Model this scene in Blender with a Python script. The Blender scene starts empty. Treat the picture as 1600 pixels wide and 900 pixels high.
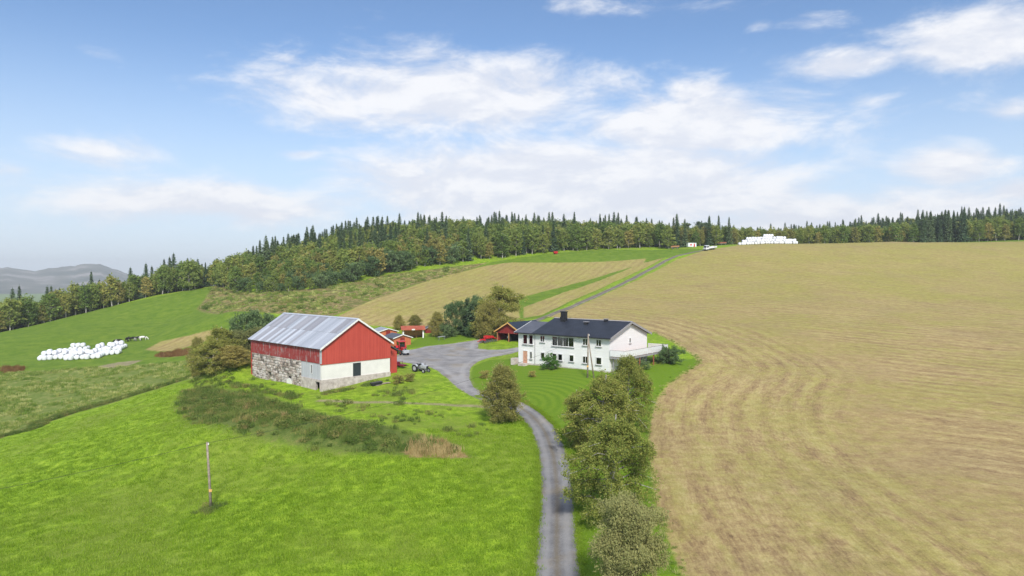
import bpy, bmesh, math, random
import numpy as np
from mathutils import Vector, Matrix
from mathutils.geometry import delaunay_2d_cdt

R = math.radians
PI = math.pi
scene = bpy.context.scene
COL = scene.collection
rng = np.random.default_rng(11)
random.seed(11)

# ------------------------------------------------------------------ camera
CAM = Vector((0.0, 0.0, 15.1))
PITCH = R(1.07)
FPX = 1600 * 24.0 / 36.0
cam_data = bpy.data.cameras.new('camera')
cam_data.lens = 24.0
cam_data.sensor_width = 36.0
cam_data.clip_start = 0.5
cam_data.clip_end = 20000.0
cam = bpy.data.objects.new('camera', cam_data)
COL.objects.link(cam)
cam.location = CAM
cam.rotation_euler = (PI / 2 - PITCH, 0, 0)
scene.camera = cam

# ------------------------------------------------------------------ exposure
scene.view_settings.view_transform = 'Standard'
scene.view_settings.look = 'None'
scene.view_settings.gamma = 1.0
scene.view_settings.use_curve_mapping = False
scene.view_settings.exposure = EXPOSURE = 0.95
scene.cycles.max_bounces = 4
scene.cycles.diffuse_bounces = 3
scene.cycles.transparent_max_bounces = 4
scene.cycles.volume_bounces = 0
scene.cycles.use_denoising = True

# ------------------------------------------------------------------ sun and sky
SUN_EL, SUN_AZ = 42.0, 171.0          # azimuth clockwise from +Y: behind the camera, a little to the right
sun_data = bpy.data.lights.new('sun', 'SUN')
sun_data.energy = 2.3
sun_data.angle = R(9)
sun_data.color = (1.0, 0.95, 0.87)
sun = bpy.data.objects.new('sun', sun_data)
COL.objects.link(sun)
sun_dir = Vector((math.sin(R(SUN_AZ)) * math.cos(R(SUN_EL)), math.cos(R(SUN_AZ)) * math.cos(R(SUN_EL)), math.sin(R(SUN_EL))))
sun.rotation_euler = (-sun_dir).to_track_quat('-Z', 'Y').to_euler()
sun.location = (40, -60, 90)


class NT:
    """small helper to write node trees"""
    def __init__(self, tree):
        self.t = tree
        tree.nodes.clear()

    def n(self, typ, inputs=None, **props):
        nd = self.t.nodes.new(typ)
        for k, v in props.items():
            setattr(nd, k, v)
        if inputs:
            for k, v in inputs.items():
                self.set(nd.inputs[k], v)
        return nd

    def set(self, sock, v):
        if isinstance(v, bpy.types.NodeSocket):
            self.t.links.new(v, sock)
        elif isinstance(v, bpy.types.Node):
            self.t.links.new(v.outputs[0], sock)
        else:
            if sock.type == 'RGBA' and len(v) == 3:
                v = (*v, 1.0)
            sock.default_value = v

    def m(self, op, a, b=None, c=None, clamp=False):
        nd = self.t.nodes.new('ShaderNodeMath')
        nd.operation = op
        nd.use_clamp = clamp
        for i, v in enumerate((a, b, c)):
            if v is not None:
                self.set(nd.inputs[i], v)
        return nd.outputs[0]

    def mix(self, f, a, b, blend='MIX'):
        nd = self.t.nodes.new('ShaderNodeMix')
        nd.data_type = 'RGBA'
        nd.blend_type = blend
        self.set(nd.inputs[0], f)
        self.set(nd.inputs[6], a)
        self.set(nd.inputs[7], b)
        return nd.outputs[2]

    def noise(self, vec, scale, detail=3, rough=0.55, dist=0.0, dims='3D'):
        nd = self.n('ShaderNodeTexNoise', {'Scale': scale, 'Detail': detail, 'Roughness': rough, 'Distortion': dist}, noise_dimensions=dims)
        if vec is not None:
            self.set(nd.inputs['Vector'], vec)
        return nd.outputs[0]

    def step(self, x, lo, hi):
        nd = self.t.nodes.new('ShaderNodeMapRange')
        nd.interpolation_type = 'SMOOTHSTEP'
        self.set(nd.inputs[0], x)
        nd.inputs[1].default_value = lo
        nd.inputs[2].default_value = hi
        return nd.outputs[0]

    def ramp(self, f, *stops):
        nd = self.t.nodes.new('ShaderNodeValToRGB')
        self.set(nd.inputs[0], f)
        el = nd.color_ramp.elements
        while len(el) < len(stops):
            el.new(0.5)
        for e, (p, c) in zip(el, stops):
            e.position = p
            e.color = (*c, 1.0)
        return nd.outputs[0]


# world: Nishita sky with a procedural cloud layer, the same all round
world = bpy.data.worlds.new('World')
scene.world = world
world.use_nodes = True
SKY_STRENGTH = 0.078
world.cycles.sampling_method = 'MANUAL'
world.cycles.sample_map_resolution = 256
w = NT(world.node_tree)
sky = w.n('ShaderNodeTexSky', sky_type='NISHITA', sun_disc=False, sun_elevation=R(SUN_EL), sun_rotation=R(SUN_AZ),
          altitude=200.0, air_density=1.0, dust_density=0.05, ozone_density=5.0)
tc = w.n('ShaderNodeTexCoord')
sep = w.n('ShaderNodeSeparateXYZ', {0: tc.outputs['Generated']})
dx, dy, dz = sep.outputs
az = w.m('ARCTAN2', dx, dy)
el = w.m('ARCSINE', dz)
# cloud placement: soft ellipses on the sky (azimuth, elevation in radians), wide-spread coverage elsewhere
CL = [  # u, v, half width, half height (photo px), gain
    (700, 150, 310, 66, 1.0), (560, 165, 150, 46, .5), (1090, 196, 270, 58, 1.0), (1085, 150, 80, 32, .8), (930, 225, 110, 30, .6),
    (890, 300, 350, 80, 1.35), (1010, 285, 200, 52, .5), (160, 238, 130, 34, .72), (25, 272, 70, 24, .6), (330, 318, 340, 42, .85),
    (1540, 62, 170, 50, .95), (1310, 106, 110, 27, .85), (1475, 262, 100, 40, .85), (1585, 172, 50, 20, .7), (1590, 300, 75, 24, .9),
    (1350, 345, 360, 60, 1.0), (455, 95, 42, 13, .6), (150, 85, 50, 12, .5), (475, 243, 50, 13, .6), (1340, 160, 90, 20, .6),
    (900, 12, 90, 18, .42), (1070, 10, 110, 18, .36), (1275, 34, 80, 16, .4), (1180, 42, 30, 14, .4), (570, 246, 40, 14, .45), (1560, 258, 60, 22, .6)]
cov = None
for (u, v, hw, hh, g) in CL:
    a0 = math.atan((u - 800) / FPX)
    e0 = math.atan((430 - v) / FPX * math.cos(a0))
    sa = hw / FPX * math.cos(a0) ** 2
    se = hh / FPX * math.cos(a0)
    qa = w.m('MULTIPLY', w.m('SUBTRACT', az, a0), 1 / sa)
    qe = w.m('MULTIPLY', w.m('SUBTRACT', el, e0), 1 / se)
    r2 = w.m('ADD', w.m('MULTIPLY', qa, qa), w.m('MULTIPLY', qe, qe))
    gs = w.m('MULTIPLY', w.m('EXPONENT', w.m('MULTIPLY', r2, -0.9)), g)
    cov = gs if cov is None else w.m('MAXIMUM', cov, gs)
# coverage outside the photographed quarter of the sky
far_az = w.step(w.m('ABSOLUTE', az), 0.68, 0.95)
high = w.step(el, 0.40, 0.62)
outside = w.m('MAXIMUM', far_az, high)
cvec = w.n('ShaderNodeCombineXYZ', {0: az, 1: w.m('MULTIPLY', el, 2.6), 2: 0.0})
wide = w.step(w.noise(tc.outputs['Generated'], 2.2, 2, 0.5), 0.42, 0.62)
cov = w.m('MAXIMUM', cov, w.m('MULTIPLY', w.m('MULTIPLY', wide, outside), 0.85))
def cloud_density(vec):
    return w.noise(vec, 6.0, 7, 0.66, 0.3)
d0 = cloud_density(cvec)
cup = w.n('ShaderNodeVectorMath', {0: cvec.outputs[0], 1: (-0.012, 0.05, 0.0)}, operation='ADD')
d1 = cloud_density(cup.outputs[0])
edge = w.m('ADD', w.m('MULTIPLY', w.m('SUBTRACT', d0, 0.5), 1.75), w.m('SUBTRACT', cov, 0.42))
mask = w.step(edge, -0.22, 0.46)
lit = w.step(w.m('SUBTRACT', d0, d1), -0.10, 0.12)  # cloud self-shading put into the colour: brighter tops, greyer bases
ccol = w.mix(lit, (0.70, 0.725, 0.80), (0.86, 0.86, 0.88))
# hazy veil towards the horizon
veil = w.m('MULTIPLY', w.m('SUBTRACT', 1.0, w.step(el, -0.02, 0.34)), 0.9)
skycol = w.n('ShaderNodeVectorMath', {0: sky.outputs[0], 1: (SKY_STRENGTH,) * 3}, operation='MULTIPLY')
CB = 0.61
cloud = w.n('ShaderNodeVectorMath', {0: ccol, 1: (CB,) * 3}, operation='MULTIPLY')
base = w.mix(veil, skycol.outputs[0], (0.37, 0.425, 0.50))
below = w.step(dz, -0.02, 0.0)
fin = w.mix(w.m('MULTIPLY', w.m('MULTIPLY', mask, 0.93), below), base, cloud.outputs[0])
bg = w.n('ShaderNodeBackground', {0: fin, 1: 1.0})
w.n('ShaderNodeOutputWorld', {0: bg.outputs[0]})

# ================================================================== helpers
def tag(o, label=None, cat=None, group=None, kind=None):
    if label: o['label'] = label
    if cat: o['category'] = cat
    if group: o['group'] = group
    if kind: o['kind'] = kind
    return o

def empty(name, loc=(0, 0, 0), rz=0.0, label=None, cat=None, group=None):
    o = bpy.data.objects.new(name, None)
    o.empty_display_size = 0.3
    COL.objects.link(o)
    o.location = loc
    o.rotation_euler = (0, 0, rz)
    return tag(o, label, cat, group)

def link_mesh(name, me, parent=None, loc=None, rz=None):
    o = bpy.data.objects.new(name, me)
    COL.objects.link(o)
    if parent is not None: o.parent = parent
    if loc is not None: o.location = loc
    if rz is not None: o.rotation_euler = (0, 0, rz)
    return o

def np_mesh(name, verts, faces, mats, smooth=False, mat_idx=None):
    """verts (n,3) array, faces: (m,k) array or list"""
    me = bpy.data.meshes.new(name)
    verts = np.asarray(verts, dtype=np.float32)
    if isinstance(faces, np.ndarray):
        k = faces.shape[1]; m = faces.shape[0]
        me.vertices.add(len(verts)); me.vertices.foreach_set('co', verts.ravel())
        me.loops.add(m * k); me.loops.foreach_set('vertex_index', faces.astype(np.int32).ravel())
        me.polygons.add(m); me.polygons.foreach_set('loop_start', np.arange(0, m * k, k, dtype=np.int32))
        me.update(calc_edges=True)
    else:
        me.from_pydata([tuple(map(float, v)) for v in verts], [], faces)
        me.update()
    for mt in (mats if isinstance(mats, (list, tuple)) else [mats]):
        me.materials.append(mt)
    if mat_idx is not None:
        me.polygons.foreach_set('material_index', np.asarray(mat_idx, dtype=np.int32))
    if smooth:
        me.polygons.foreach_set('use_smooth', np.ones(len(me.polygons), dtype=bool))
    return me

class MB:
    """collects simple solids into ONE mesh object"""
    def __init__(self): self.v = []; self.f = []
    def quadbox(self, P):              # 8 points: bottom 4 (ccw), top 4
        b = len(self.v); self.v += [tuple(p) for p in P]
        for q in ((0, 3, 2, 1), (4, 5, 6, 7), (0, 1, 5, 4), (1, 2, 6, 5), (2, 3, 7, 6), (3, 0, 4, 7)):
            self.f.append(tuple(b + i for i in q))
        return self
    def box(self, x0, x1, y0, y1, z0, z1):
        return self.quadbox([(x0, y0, z0), (x1, y0, z0), (x1, y1, z0), (x0, y1, z0), (x0, y0, z1), (x1, y0, z1), (x1, y1, z1), (x0, y1, z1)])
    def prism(self, pts, axis, a0, a1):
        """polygon pts (2d) extruded along axis 'x','y','z'"""
        n = len(pts); b = len(self.v)
        for a in (a0, a1):
            for (p, q) in pts:
                self.v.append({'x': (a, p, q), 'y': (p, a, q), 'z': (p, q, a)}[axis])
        self.f.append(tuple(b + i for i in reversed(range(n)))); self.f.append(tuple(b + n + i for i in range(n)))
        for i in range(n):
            j = (i + 1) % n
            self.f.append((b + i, b + j, b + n + j, b + n + i))
        return self
    def tube(self, pts, rad, seg=8, cap=True):
        pts = [Vector(p) for p in pts]
        if not isinstance(rad, (list, tuple)): rad = [rad] * len(pts)
        b = len(self.v)
        up = Vector((0, 0, 1))
        for i, p in enumerate(pts):
            t = (pts[min(i + 1, len(pts) - 1)] - pts[max(i - 1, 0)]).normalized()
            s = t.cross(up)
            if s.length < 1e-3: s = Vector((1, 0, 0))
            s.normalize(); c = s.cross(t).normalized()
            for k in range(seg):
                a = 2 * PI * k / seg
                self.v.append(tuple(p + (s * math.cos(a) + c * math.sin(a)) * rad[i]))
        for i in range(len(pts) - 1):
            for k in range(seg):
                k2 = (k + 1) % seg
                self.f.append((b + i * seg + k, b + i * seg + k2, b + (i + 1) * seg + k2, b + (i + 1) * seg + k))
        if cap:
            self.f.append(tuple(b + k for k in reversed(range(seg))))
            self.f.append(tuple(b + (len(pts) - 1) * seg + k for k in range(seg)))
        return self
    def wheel(self, c, r, wdt, axis='y', seg=18, rim=0.0):
        """a tyre-like disc of revolution about axis through c"""
        prof = [(r * .62, -wdt * .5), (r * .93, -wdt * .5), (r, -wdt * .3), (r, wdt * .3), (r * .93, wdt * .5), (r * .62, wdt * .5)]
        if rim: prof = [(0.001, -wdt * .32), (r * .62, -wdt * .32), (r * .62, wdt * .32), (0.001, wdt * .32)]
        b = len(self.v); n = len(prof)
        for k in range(seg):
            a = 2 * PI * k / seg
            for (q, h) in prof:
                e, f = q * math.cos(a), q * math.sin(a)
                self.v.append({'y': (c[0] + e, c[1] + h, c[2] + f), 'x': (c[0] + h, c[1] + e, c[2] + f), 'z': (c[0] + e, c[1] + f, c[2] + h)}[axis])
        for k in range(seg):
            k2 = (k + 1) % seg
            for i in range(n if not rim else n - 1):
                j = (i + 1) % n
                self.f.append((b + k * n + i, b + k2 * n + i, b + k2 * n + j, b + k * n + j))
        return self
    def build(self, name, mat, parent=None, smooth=False, bevel=0.0, loc=None, rz=None):
        me = bpy.data.meshes.new(name)
        me.from_pydata(self.v, [], self.f)
        me.update()
        bm = bmesh.new(); bm.from_mesh(me)
        bmesh.ops.recalc_face_normals(bm, faces=bm.faces)
        if bevel:
            bmesh.ops.bevel(bm, geom=bm.edges[:], offset=bevel, segments=2, affect='EDGES', profile=0.6)
        bm.to_mesh(me); bm.free()
        me.materials.append(mat)
        if smooth: me.polygons.foreach_set('use_smooth', np.ones(len(me.polygons), dtype=bool))
        return link_mesh(name, me, parent, loc, rz)

def copy_tree(o, parent=None):
    c = o.copy(); COL.objects.link(c)
    c.parent = parent
    for ch in o.children: copy_tree(ch, c)
    return c

# ------------------------------------------------------------------ materials
MATS = {}
def mat(name, fn):
    m = bpy.data.materials.new(name); m.use_nodes = True
    t = NT(m.node_tree)
    fn(t); MATS[name] = m
    return m

def principled(t, col, rough=0.7, spec=0.3, metal=0.0, bump=None, bdist=0.02, bstr=0.5, normal=None, **kw):
    p = t.n('ShaderNodeBsdfPrincipled')
    t.set(p.inputs['Base Color'], col); t.set(p.inputs['Roughness'], rough)
    t.set(p.inputs['Specular IOR Level'], spec); t.set(p.inputs['Metallic'], metal)
    if bump is not None:
        bn = t.n('ShaderNodeBump', {'Height': bump, 'Distance': bdist, 'Strength': bstr})
        t.set(p.inputs['Normal'], bn.outputs[0])
    for k, v in kw.items(): t.set(p.inputs[k], v)
    t.n('ShaderNodeOutputMaterial', {0: p.outputs[0]})
    return p

def simple(name, col, rough=0.6, spec=0.3, metal=0.0, var=0.12, scale=3.0):
    def fn(t):
        tc = t.n('ShaderNodeTexCoord')
        nz = t.noise(tc.outputs['Object'], scale, 5, 0.6)
        c = t.mix(t.step(nz, 0.3, 0.7), tuple(x * (1 - var) for x in col), tuple(min(1, x * (1 + var)) for x in col))
        principled(t, c, rough, spec, metal)
    return mat(name, fn)

# ================================================================== terrain
def ray(u, v):
    x, y = (u - 800) / FPX, (450 - v) / FPX
    return Vector((x, math.cos(PITCH) + y * math.sin(PITCH), -math.sin(PITCH) + y * math.cos(PITCH)))
def at(u, v, d):
    r = ray(u, v); return CAM + r * (d / r.y)

# surveyed ground points: picture position and distance ahead of the camera
SURVEY = [
    (870, 900, 46), (1600, 900, 42), (1250, 900, 43), (0, 900, 52), (400, 900, 47), (320, 795, 65), (0, 780, 74), (0, 690, 104), (150, 640, 118), (640, 780, 60), (850, 760, 62),
    (560, 700, 74), (760, 660, 84), (860, 680, 79), (420, 650, 88), (310, 640, 97), (740, 612, 100), (300, 592, 124), (1040, 700, 72), (1040, 620, 94), (1300, 700, 72), (1300, 580, 108),
    (503, 613, 100), (397, 587, 117), (607, 585, 110), (690, 590, 110), (700, 556, 131), (630, 552, 133), (816, 571, 116), (952, 584, 105), (900, 600, 99), (1075, 565, 113), (1020, 575, 109),
    (785, 538, 143), (645, 527, 162), (735, 527, 152), (600, 510, 176), (840, 498, 178), (680, 470, 208), (520, 490, 190), (950, 450, 228), (1050, 403, 285), (1110, 390, 292), (850, 440, 250),
    (1200, 381, 305), (1400, 378, 312), (1600, 378, 315), (1300, 400, 272), (1600, 430, 235), (1300, 440, 222), (1100, 470, 195), (1600, 500, 160), (1300, 500, 157), (1600, 640, 84),
    (1100, 520, 145), (950, 405, 292), (1050, 388, 318), (880, 396, 308), (740, 409, 290), (610, 428, 262), (480, 452, 236), (400, 457, 246), (345, 447, 285), (350, 490, 205),
    (130, 555, 180), (215, 533, 203), (0, 585, 158), (0, 520, 250), (130, 490, 262), (250, 460, 285), (300, 530, 190), (200, 600, 142), (100, 520, 215), (260, 500, 235)]
WORLDPTS = [(-95, 40, -12.5), (-60, 10, -9.5), (0, 10, -8), (0, -40, -12), (60, 10, -6.5), (95, 40, -5.5), (-120, -40, -20), (120, -40, -8), (150, 60, 0), (-150, 80, -17), (-220, 160, -18),
            (220, 140, 9), (300, 220, 25), (330, 330, 35), (-300, 260, -22), (-110, 330, 17), (-85, 330, 25), (-60, 345, 30), (-180, 340, -10), (-270, 380, -30), (0, 370, 33), (60, 390, 34), (-100, 420, 28),
            (110, 345, 29.4), (170, 350, 30), (240, 365, 33), (320, 430, 42), (180, 430, 33), (300, 540, 55), (420, 560, 62), (150, 600, 42), (0, 520, 38), (-150, 520, 4), (-330, 520, -45),
            (450, 250, 34), (450, -50, 5), (-450, 100, -40), (0, -300, -30), (300, -300, -20), (-300, -300, -40), (0, 750, 42), (350, 800, 66), (-350, 800, -60), (600, 600, 66), (-600, 400, -60), (700, 200, 50)]
P = [at(*s) for s in SURVEY] + [Vector(p) for p in WORLDPTS]
SXY = np.array([(p.x, p.y) for p in P]) / 100.0
SZ = np.array([p.z for p in P])
def tps_kernel(r2): return 0.5 * r2 * np.log(np.maximum(r2, 1e-12))
def tps_fit(lam=0.004):
    n = len(SXY)
    D = ((SXY[:, None] - SXY[None]) ** 2).sum(-1)
    K = tps_kernel(D) + lam * np.eye(n)
    Q = np.c_[np.ones(n), SXY]
    A = np.block([[K, Q], [Q.T, np.zeros((3, 3))]])
    return np.linalg.solve(A, np.r_[SZ, 0, 0, 0])
TPS = tps_fit()
def ground_np(x, y, rough=True):
    x = np.asarray(x, float); y = np.asarray(y, float)
    sh = x.shape; q = np.stack([x.ravel(), y.ravel()], -1) / 100.0
    rr = np.hypot(q[:, 0], q[:, 1]); lim = 8.5                         # spline is trusted inside 850 m
    s = np.where(rr > lim, lim / np.maximum(rr, 1e-6), 1.0)[:, None]
    qq = q * s
    out = np.empty(len(q))
    for i in range(0, len(q), 60000):
        c = qq[i:i + 60000]
        D = ((c[:, None] - SXY[None]) ** 2).sum(-1)
        out[i:i + 60000] = tps_kernel(D) @ TPS[:-3] + TPS[-3] + c @ TPS[-2:]
    f = np.clip((rr - lim) / 14.0, 0, 1); f = f * f * (3 - 2 * f)
    out = out * (1 - f) + (-70.0) * f
    # grassy ramp up to the far end of the barn, and the low bank in front of it
    X, Y = q[:, 0] * 100, q[:, 1] * 100
    def bump(cx, cy, rx, ry, a, h):
        ca, sa = math.cos(a), math.sin(a)
        dx, dy = X - cx, Y - cy
        p, r = (dx * ca + dy * sa) / rx, (-dx * sa + dy * ca) / ry
        return h * np.exp(-(p * p + r * r))
    out = out + bump(-48.5, 119, 5.0, 4.2, 0.8, 2.6)
    out = out + bump(-33, 83, 9, 4.5, -0.25, 1.5) + bump(-20, 78, 11, 4.0, -0.2, 1.2)
    if rough:
        amp = np.clip(rr / 1.2, 0.3, 1.0)
        out = out + amp * (0.10 * np.sin(X * .21 + 1.3 * np.sin(Y * .13)) * np.sin(Y * .17 + 1.1 * np.sin(X * .11)) + 0.05 * np.sin(X * .63 + Y * .41) * np.sin(Y * .57 - X * .3))
    return out.reshape(sh)
def gz(x, y): return float(ground_np(np.array([x]), np.array([y]))[0])

# cached height lattice for quick look-ups
def on_ground(u, v, dmin=30.0, dmax=700.0):
    """the point of the ground that a surveyor sights in direction (u, v)"""
    r = ray(u, v); r = r / r.y
    ds = np.geomspace(dmin, dmax, 900)
    h = CAM.z + r.z * ds - ground_np(CAM.x + r.x * ds, ds)
    idx = np.where(h < 0)[0]
    if len(idx) == 0:
        i = int(np.argmin(h)); d = ds[i]
    else:
        i = max(idx[0], 1); a, b = ds[i - 1], ds[i]; ha, hb = h[i - 1], h[i]
        d = a + (b - a) * ha / (ha - hb)
    return Vector((CAM.x + r.x * d, d, gz(CAM.x + r.x * d, d)))
def gpoly(pts): return np.array([on_ground(u, v)[:2] for (u, v) in pts])

def inside(poly, X, Y):
    r = np.zeros(X.shape, bool); n = len(poly); j = n - 1
    for i in range(n):
        xi, yi = poly[i]; xj, yj = poly[j]
        c = ((yi > Y) != (yj > Y)) & (X < (xj - xi) * (Y - yi) / (yj - yi + 1e-12) + xi)
        r ^= c; j = i
    return r
def dist_line(line, X, Y, closed=False):
    d = np.full(X.shape, 1e9)
    n = len(line)
    for i in range(n if closed else n - 1):
        ax, ay = line[i]; bx, by = line[(i + 1) % n]
        L2 = (bx - ax) ** 2 + (by - ay) ** 2 + 1e-9
        t = np.clip(((X - ax) * (bx - ax) + (Y - ay) * (by - ay)) / L2, 0, 1)
        d = np.minimum(d, np.hypot(X - ax - t * (bx - ax), Y - ay - t * (by - ay)))
    return d
def soft(poly, X, Y, wd):
    """1 inside, 0 outside, ramp of width wd"""
    bb = (X > poly[:, 0].min() - 2 * wd) & (X < poly[:, 0].max() + 2 * wd) & (Y > poly[:, 1].min() - 2 * wd) & (Y < poly[:, 1].max() + 2 * wd)
    out = np.zeros(X.shape)
    x, y = X[bb], Y[bb]
    s = np.where(inside(poly, x, y), 1, -1) * dist_line(poly, x, y, True)
    out[bb] = np.clip(0.5 + s / wd, 0, 1)
    return out
def smooth_line(pts, n):
    pts = np.array(pts, float); m = len(pts); out = []
    for i in range(m - 1):
        p0, p1, p2, p3 = pts[max(i - 1, 0)], pts[i], pts[i + 1], pts[min(i + 2, m - 1)]
        for t in np.linspace(0, 1, n, endpoint=False):
            out.append(.5 * ((2 * p1) + (-p0 + p2) * t + (2 * p0 - 5 * p1 + 4 * p2 - p3) * t * t + (-p0 + 3 * p1 - 3 * p2 + p3) * t ** 3))
    out.append(pts[-1]); return np.array(out)

# ------------------------------------------------------------------ land use, as outlines on the ground
def wpoly(px, extra_after=()):
    return np.vstack([gpoly(px)] + ([np.array(extra_after, float)] if len(extra_after) else []))
FIELD_EDGE = gpoly([(1063, 899), (1040, 840), (1025, 794), (1014, 740), (1011, 690), (1015, 650), (1026, 622), (1046, 598), (1072, 580), (1091, 567), (1084, 556), (1062, 541), (1025, 521), (980, 508), (930, 500), (880, 497), (852, 496)])
TRACK_SIDE = gpoly([(905, 477), (960, 453), (1010, 430), (1058, 405), (1095, 393), (1150, 384), (1180, 381)])
RIGHT_FIELD = np.vstack([FIELD_EDGE, TRACK_SIDE, np.array([(120, 318), (180, 322), (260, 326), (420, 300), (420, 60), (200, -30), (30, -20), (9, 22)], float)])
MID_FIELD = gpoly([(520, 499), (600, 462), (680, 435), (760, 415), (800, 410), (900, 410), (1010, 404), (1005, 412), (950, 428), (880, 448), (810, 466), (812, 497), (760, 507), (640, 513), (560, 507)])
MID_FIELD2 = gpoly([(1003, 412), (1040, 402), (960, 440), (890, 471), (848, 492), (818, 497), (818, 480), (880, 457), (950, 433)])
PASTURE = np.vstack([gpoly([(0, 520), (130, 489), (250, 463), (340, 446), (345, 453), (314, 478), (330, 491), (420, 489), (380, 510), (330, 540), (310, 562), (160, 573), (80, 579), (0, 584)]), np.array([(-190, 150), (-260, 220), (-230, 260)], float)])
GREEN_TOP = gpoly([(620, 447), (700, 428), (770, 409), (850, 397), (950, 390), (1050, 389), (1090, 389), (1110, 391), (1040, 403), (960, 440), (890, 473), (845, 497), (812, 500), (810, 466), (880, 448), (960, 424), (1012, 404), (900, 411), (800, 411), (740, 423), (640, 450), (560, 482), (540, 485)])
MEADOW = np.vstack([gpoly([(0, 582), (80, 578), (160, 572), (312, 560), (330, 572), (310, 590), (270, 600), (200, 622), (120, 645), (50, 667), (0, 686)]), np.array([(-130, 95), (-200, 130)], float)])
MEADOW_EDGE = np.vstack([np.array([(-130, 93)], float), gpoly([(0, 683), (60, 662), (120, 643), (200, 620), (255, 603), (305, 588)])])
DRY_SLOPE = gpoly([(338, 446), (360, 453), (400, 457), (480, 452), (560, 440), (610, 428), (650, 424), (765, 409), (740, 419), (640, 447), (560, 479), (515, 497), (420, 489), (340, 491), (308, 482), (322, 466)])
BANK = gpoly([(284, 612), (330, 602), (400, 614), (470, 638), (535, 655), (640, 676), (705, 690), (738, 713), (690, 714), (620, 712), (555, 709), (490, 705), (420, 690), (350, 674), (296, 662), (272, 637)])
BANK_TOP = gpoly([(300, 598), (400, 590), (503, 622), (560, 622), (620, 600), (660, 608), (640, 640), (750, 640), (790, 668), (760, 690), (700, 680), (600, 662), (480, 636), (390, 610)])
TAN = [gpoly([(628, 703), (650, 694), (690, 689), (716, 701), (736, 715), (690, 716), (640, 715)])]
RUSTY = [gpoly([(0, 573), (38, 574), (40, 579), (0, 585)]), gpoly([(238, 556), (262, 550), (300, 544), (310, 549), (290, 556), (250, 559)])]
TANSTRIP = gpoly([(222, 547), (250, 533), (300, 522), (345, 511), (350, 519), (310, 538), (262, 550)])
LAWN = gpoly([(733, 590), (740, 572), (765, 562), (815, 560), (960, 575), (1000, 575), (1085, 560), (1091, 568), (1042, 599), (1022, 626), (1011, 690), (1025, 796), (1063, 899), (905, 899), (897, 780), (884, 690), (856, 655), (815, 636), (770, 622), (738, 606)])
LAWN2 = gpoly([(630, 545), (650, 530), (690, 520), (740, 505), (765, 512), (757, 528), (700, 537), (662, 541)])
DIRT_PATH = gpoly([(500, 626), (560, 629), (620, 629), (690, 632), (735, 634), (775, 637)])
DIRT = [gpoly([(150, 573), (185, 566), (225, 562), (200, 571), (165, 577)])]
YARD = gpoly([(606, 561), (622, 553), (640, 546), (662, 541), (700, 537), (735, 532), (757, 528), (766, 530), (748, 537), (748, 544), (768, 546), (790, 545), (816, 541), (818, 547), (800, 552), (770, 557), (748, 564), (736, 574), (734, 590), (741, 604), (765, 619), (790, 630), (775, 636), (745, 622), (715, 606), (700, 592), (685, 580), (668, 572), (640, 567), (622, 565), (610, 566)])
DRIVE = smooth_line(np.vstack([np.array([(2.6, 20), (2.7, 33)], float), gpoly([(871, 899), (870, 824), (871, 787), (869, 749), (864, 711), (851, 675), (836, 655), (818, 641), (795, 629), (762, 615)])]), 10)
TRACK = smooth_line(gpoly([(752, 534), (768, 527), (800, 512)]).tolist() + gpoly([(842, 499), (880, 484), (920, 467), (960, 449), (1000, 429), (1030, 413), (1052, 402), (1078, 395), (1103, 390)]).tolist(), 8)

def polar_grid():
    ang = np.r_[np.arange(-100, -40, 2.0), np.arange(-40, 40.01, 0.15), np.arange(42, 101, 2.0)]
    r = [10.0]
    while r[-1] < 7000: r.append(r[-1] * (1.02 if r[-1] < 40 else 1.0062 if r[-1] < 360 else 1.03))
    r = np.array(r); A = np.radians(ang)
    X = np.sin(A)[None] * r[:, None]; Y = np.cos(A)[None] * r[:, None]
    return X, Y
GX, GY = polar_grid()
GZ = ground_np(GX, GY)
near = np.hypot(GX, GY) < 520
d_drive = np.full(GX.shape, 99.0); d_drive[near] = dist_line(DRIVE, GX[near], GY[near])
d_track = np.full(GX.shape, 99.0); d_track[near] = dist_line(TRACK, GX[near], GY[near])
yard_m = soft(YARD, GX, GY, 0.8)
carve = np.maximum.reduce([np.clip((1.62 - d_drive) / 0.3, 0, 1), np.clip((1.3 - d_track) / 0.3, 0, 1), yard_m])
GZ = GZ - 0.13 * carve
nr, nc = GX.shape
idx = np.arange(nr * nc).reshape(nr, nc)
faces = np.stack([idx[:-1, :-1], idx[:-1, 1:], idx[1:, 1:], idx[1:, :-1]], -1).reshape(-1, 4)[:, ::-1]

m1 = np.zeros((nr, nc, 4)); m2 = np.zeros((nr, nc, 4)); sw = np.zeros((nr, nc))
rf = soft(RIGHT_FIELD, GX, GY, 2.2); mf = soft(MID_FIELD, GX, GY, 2.0); mf2 = soft(MID_FIELD2, GX, GY, 1.6)
ts = soft(TANSTRIP, GX, GY, 3.0) * 0.75
m1[..., 0] = np.maximum.reduce([rf, mf, mf2, ts])
far = np.clip((np.hypot(GX, GY) - 330) / 60, 0, 1)
m1[..., 1] = np.maximum.reduce([soft(PASTURE, GX, GY, 4), soft(GREEN_TOP, GX, GY, 2), far])
m1[..., 2] = soft(MEADOW, GX, GY, 3.0)
m1[..., 3] = soft(DRY_SLOPE, GX, GY, 4.0)
edge_w = np.clip(1.4 - dist_line(MEADOW_EDGE, GX, GY) / 1.3, 0, 1)
m2[..., 0] = np.maximum.reduce([soft(BANK, GX, GY, 6.0), edge_w, 0.40 * soft(BANK_TOP, GX, GY, 5.0)])
m2[..., 1] = np.maximum.reduce([soft(LAWN, GX, GY, 0.8), soft(LAWN2, GX, GY, 1.5)])
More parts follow.
